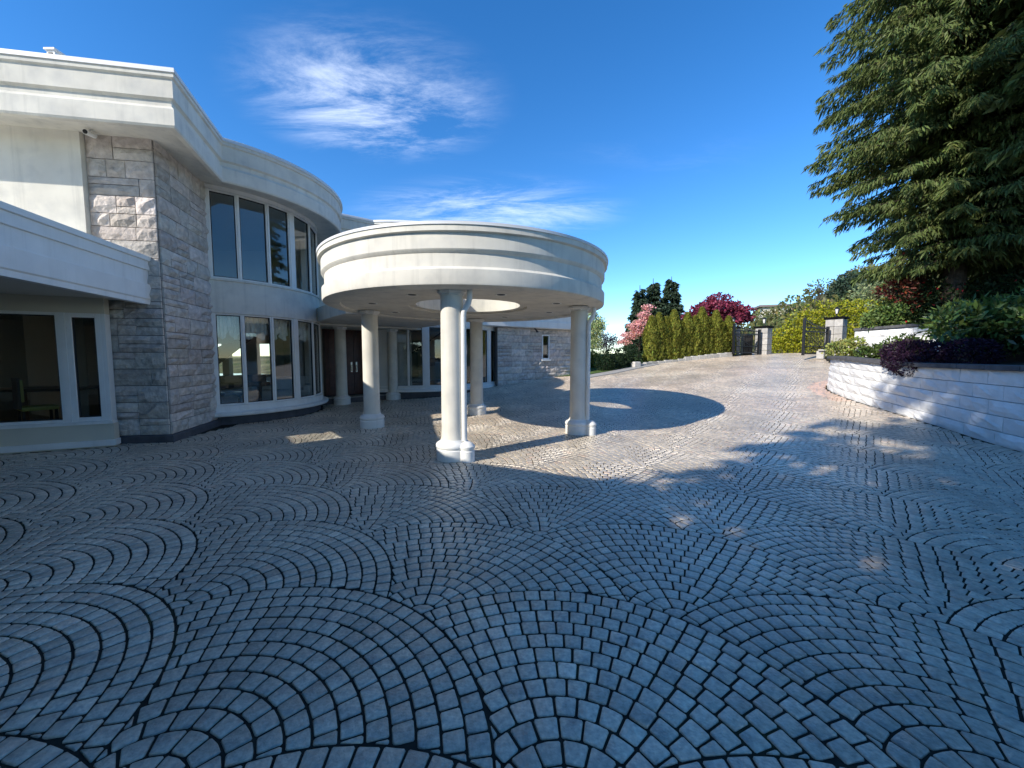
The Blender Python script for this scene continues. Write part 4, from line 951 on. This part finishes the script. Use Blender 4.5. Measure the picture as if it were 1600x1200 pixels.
# clipped cedars in the hedge row: two meshes shared by the copies
def cedar(H, r):
    n = 6500; q = rng.random(n)**0.8; a = rng.uniform(0, 2*math.pi, n); prof = r*np.clip(np.minimum(1.0, (1.02-q)*2.8), 0, 1)**0.9*(1+0.13*np.sin(a*3+q*9)+0.07*np.sin(a*7-q*17))
    rr = prof*rng.uniform(.72,1.02,n); p = np.stack([rr*np.cos(a), rr*np.sin(a), 0.05+q*H], 1); o = np.stack([np.cos(a), np.sin(a), np.zeros(n)], 1)
    return p, o*0.5+np.array([0,0,1.0])+unit(n)*0.45, o+unit(n)*.5, n
hedge_line = [(7.55+0.455*k, 20.95+0.13*k+0.04*((k*7) % 3)) for k in range(12)]
ordn = ['first','second','third','fourth','fifth','sixth','seventh','eighth','ninth','tenth','eleventh','twelfth']
protos = []
for k, (x, y) in enumerate(hedge_line):
    z = ground(x, y)-0.05; H = 2.45*(1, 1.06, .97, 1.1, 0.86, 1.03, .95, 1.12, .9, 1.08, .84, .95)[k]-0.1*(k > 8)
    t = thing('cedar', f'clipped columnar cedar, {ordn[k]} from the left in the hedge row', 'tree', (x, y, z), 'cedars of the hedge row', random.uniform(0, 6))
    if k < 3:
        p, d, nn, n = cedar(2.55, 0.37); c = leaf_mesh('crown', p, d, nn, 0.13*rng.uniform(.6,1.4,n), 0.055*rng.uniform(.7,1.3,n), tint(n,.4,1.5,.10), 'leaf_cedar', t, local=True)
        m_ = MB(); m_.tube([(0,0,-.1),(0,0,2.2)], [0.05,0.015], 6); tr = build('trunk', m_, 'bark', t, local=True); protos.append((c, tr))
    else:
        for o in protos[k % 3]: c = o.copy(); COL.objects.link(c); c.parent = t
    t.scale = (1, 1, H/2.55)
# low clipped hedge in the shade, and the lime one on the lawn
for i, (x, y, r, h) in enumerate(((4.55,19.05,.42,.95),(5.15,19.5,.45,1.0),(5.75,19.95,.45,.98),(6.3,20.4,.45,1.05))):
    z = ground(x, y)
    bush('clipped_shrub', ('rounded dark clipped shrub at the lawn end of the low hedge','second rounded shrub of the low hedge','third rounded shrub of the low hedge','rounded shrub of the low hedge next to the cedars')[i], 'shrub', [(x,y,z+h*.5,r,r,h*.55),(x+.2,y+.1,z+h*.35,r*.9,r*.9,h*.42)], 2600, 'leaf_dark', 0.07, 0.035, 'low dark hedge', 0.85, base=(x,y,z), parts=('foliage','stems'))
bush('lime_hedge', 'lime green clipped box hedge on the lawn beside the house corner', 'hedge', [(3.75+.3*k,20.6,ground(4,20.6)+.4,.3,.36,.45) for k in range(3)], 3600, 'leaf_cedar', 0.08, 0.04, None, 0.85, base=(4.05,20.6,ground(4,20.6)), lo=.9, hi=1.6, parts=('foliage','stems'))
bush('birch_tree', 'slender pale birch with fresh leaves behind the canopy column', 'tree', rblobs((5.4,26,3.5), (.7,.7,1.4), 30, .40, 1.2)+[(5.4,26,4.9,.25,.25,.6)], 5200, 'leaf_birch', 0.12, 0.08, None, 0.2, 'birch_bark', (5.4,26,1.6), lo=.8, hi=1.6, trunk=([(5.4,26,1.5),(5.42,26,3),(5.4,26,5.0)], .06, .012, 8, [((5.4,26,2.3),(5.9,26,3.6),.025),((5.4,26,2.6),(4.9,26,3.9),.025),((5.4,26,3.2),(5.75,26.2,4.3),.02)]))
dog = [(7.3,24,2.9,.6,.6,.22),(8.2,24,3.05,.75,.6,.2),(8.9,24,3.15,.5,.5,.16),(7.6,24,3.5,.5,.5,.2),(8.1,24.2,3.75,.55,.5,.2),(8.15,24,4.2,.42,.4,.2),(8.4,24,4.65,.36,.3,.18),(7.0,24,2.5,.45,.4,.18),(8.5,24,4.0,.3,.3,.16),(7.9,24,3.2,.5,.5,.2)]
bush('dogwood_tree', 'pink blossoming dogwood left of the cedar hedge', 'tree', dog, 3600, 'leaf_pink', 0.10, 0.08, None, 0.3, base=(7.9,24,1.6), up=0.5, lo=.75, hi=1.35, extra=[('leaves','leaf_olive',500,0.09)], trunk=([(7.9,24,1.4),(7.95,24,2.6),(8.2,24,4.5)], .08, .015, 8, [((7.9,24,2.2),(7.2,24,2.9),.04),((7.9,24,2.4),(8.8,24,3.1),.04),((8,24,3),(7.6,24,3.5),.03)]))
bush('plum_tree', 'small mauve blossoming tree low beside the birch', 'tree', rblobs((6.7,27.5,2.7), (.75,.5,.45), 14, .3), 1500, 'leaf_pink', 0.10, 0.07, None, 0.3, base=(6.8,27.5,1.6), lo=.35, hi=.8, trunk=([(6.8,27.5,1.5),(6.75,27.5,2.6)], .06, .02, 8, [((6.8,27.5,2),(7.2,27.5,2.8),.03)]))
for i, (x, y, H, rd) in enumerate(((10.5,32,6.2,1.4),(11.8,32.6,6.9,1.6),(13.2,32.3,7.0,1.8))):
    conifer(('dark spruce behind the dogwood, leftmost of three','dark spruce behind the dogwood, middle of three','dark spruce behind the dogwood, rightmost of three')[i], x, y, 1.6, H, rd, 'leaf_far_spruce', 60, .05, name='spruce_tree', droop=.3, spray=.42, width=.17, dens=13, gap=.26, taper=.95, group='spruces beyond the hedge')
mp = rblobs((13.3,25.6,4.45), (2.3,1.2,.85), 44, .5, .55)+[(13.6,25.6,5.4,.8,.7,.35),(14.9,25.6,4.3,.8,.7,.4),(11.8,25.6,4.1,.7,.7,.4)]
bush('maple_tree', 'wide purple-leaved maple above the cedar hedge', 'tree', mp, 8500, 'leaf_maple', 0.17, 0.11, None, 0.3, base=(13.4,25.6,1.7), lo=.55, hi=1.5, trunk=([(13.4,25.6,1.5),(13.4,25.6,3.0),(13.6,25.6,4.8)], .12, .03, 8, [((13.4,25.6,2.6),(11.9,25.6,4.1),.06),((13.4,25.6,2.7),(15,25.6,4.4),.06),((13.4,25.6,3),(13.2,25.2,4.9),.05)]))
# golden laurel hedge beyond the gate
lb = []
for k in range(26):
    t = k/25; x = 17.6+7.2*t; y = 26.5-3.2*t; top = 3.2+1.7*sm(0,.35,t)+0.3*math.sin(k*1.7)
    for zz in np.arange(2.0, top, .55): lb.append((x+random.uniform(-.2,.2), y+random.uniform(-.25,.25), zz, .55, .55, .45))
bush('laurel_hedge', 'tall golden-green laurel hedge beyond the open gate', 'hedge', lb, 15000, 'leaf_laurel', 0.17, 0.085, None, .65, base=(21,25,1.8), lo=.6, hi=1.35, hue=.08, parts=('foliage','stems'))
# beyond: hillside growth, round tree, bare tree, house on the ridge
hb = []
for k in range(150):
    y = random.uniform(32, 74); x = y*random.uniform(.56, 1.25); s = random.uniform(.8, 2.2); hb.append((x, y, terrain(x, y)+s*.4, s, s, s*.75))
p, u_ = blob_points(hb, 15000, .7); n = len(p)
tag(leaf_mesh('hillside_scrub', p, u_+unit(n)*.8, unit(n)+u_, .5*rng.uniform(.6,1.4,n), .3*rng.uniform(.6,1.4,n), tint(n,.6,1.5,.15), 'leaf_olive'), 'olive and tan scrub covering the far hillside', 'scrub', kind='stuff')
bush('round_tree', 'rounded dark green tree on the hillside behind the right pillar', 'tree', rblobs((38.5,45,9.2), (1.3,1.2,1.3), 16, .9), 3000, 'leaf_far_spruce', .35, .2, None, .5, base=(38.5,45,5.5), trunk=([(38.5,45,5),(38.5,45,9.5)], .2, .05, 8))
bush('willow_tree', 'pale fresh-leaved tree between the round tree and the big spruce', 'tree', rblobs((31.5,33,7.2), (1.8,1.3,2.0), 22, .7), 3600, 'leaf_birch', .24, .10, None, .25, base=(31.5,33,3.0), lo=.5, hi=1.1, trunk=([(31.5,33,2.6),(31.5,33,8.0)], .14, .03, 8, [((31.5,33,4.5),(30.2,33,7),.06),((31.5,33,5),(32.8,33,7.8),.06)]))
bt = thing('bare_tree', 'thin bare tree on the skyline above the golden hedge', 'tree', (35.5, 45, 5)); m_ = MB()
for k in range(46):
    h0 = random.uniform(6, 9.3); a = random.uniform(0, 6.28); L = random.uniform(.4, 1.3)*(1.2-(h0-6)/5); m_.tube([(35.5,45,h0),(35.5+L*.5*math.cos(a),45+L*.5*math.sin(a),h0+L*.5),(35.5+L*.7*math.cos(a),45+L*.7*math.sin(a),h0+L*1.2)], [.035,.022,.01], 4)
build('branches', m_, 'bark', bt); m_ = MB(); m_.tube([(35.5,45,4),(35.5,45,10)], [.12,.03], 6); build('trunk', m_, 'bark', bt)
fx, fy = 43.5, 63; fz = terrain(fx, fy)-1.2
fh = thing('hilltop_house', 'low flat-roofed house on the far hillside', 'house', (fx, fy, fz))
mb = MB(); mb.box((fx,fy,fz+1.2), (6.0,4,2.4), -.3); build('wall', mb, 'cream_wall', fh)
mb = MB(); mb.box((fx,fy,fz+2.55), (7.2,5,.3), -.3); build('roof', mb, 'far_roof', fh)
for k in (-1.9, 0, 1.9):
    mb = MB(); mb.box((k,-2.02,1.7), (1.0,.06,.8)); mb.v = [(fx+a*math.cos(-.3)-b*math.sin(-.3), fy+a*math.sin(-.3)+b*math.cos(-.3), fz+c) for a, b, c in mb.v]; build('window', mb, 'window_glass', fh)
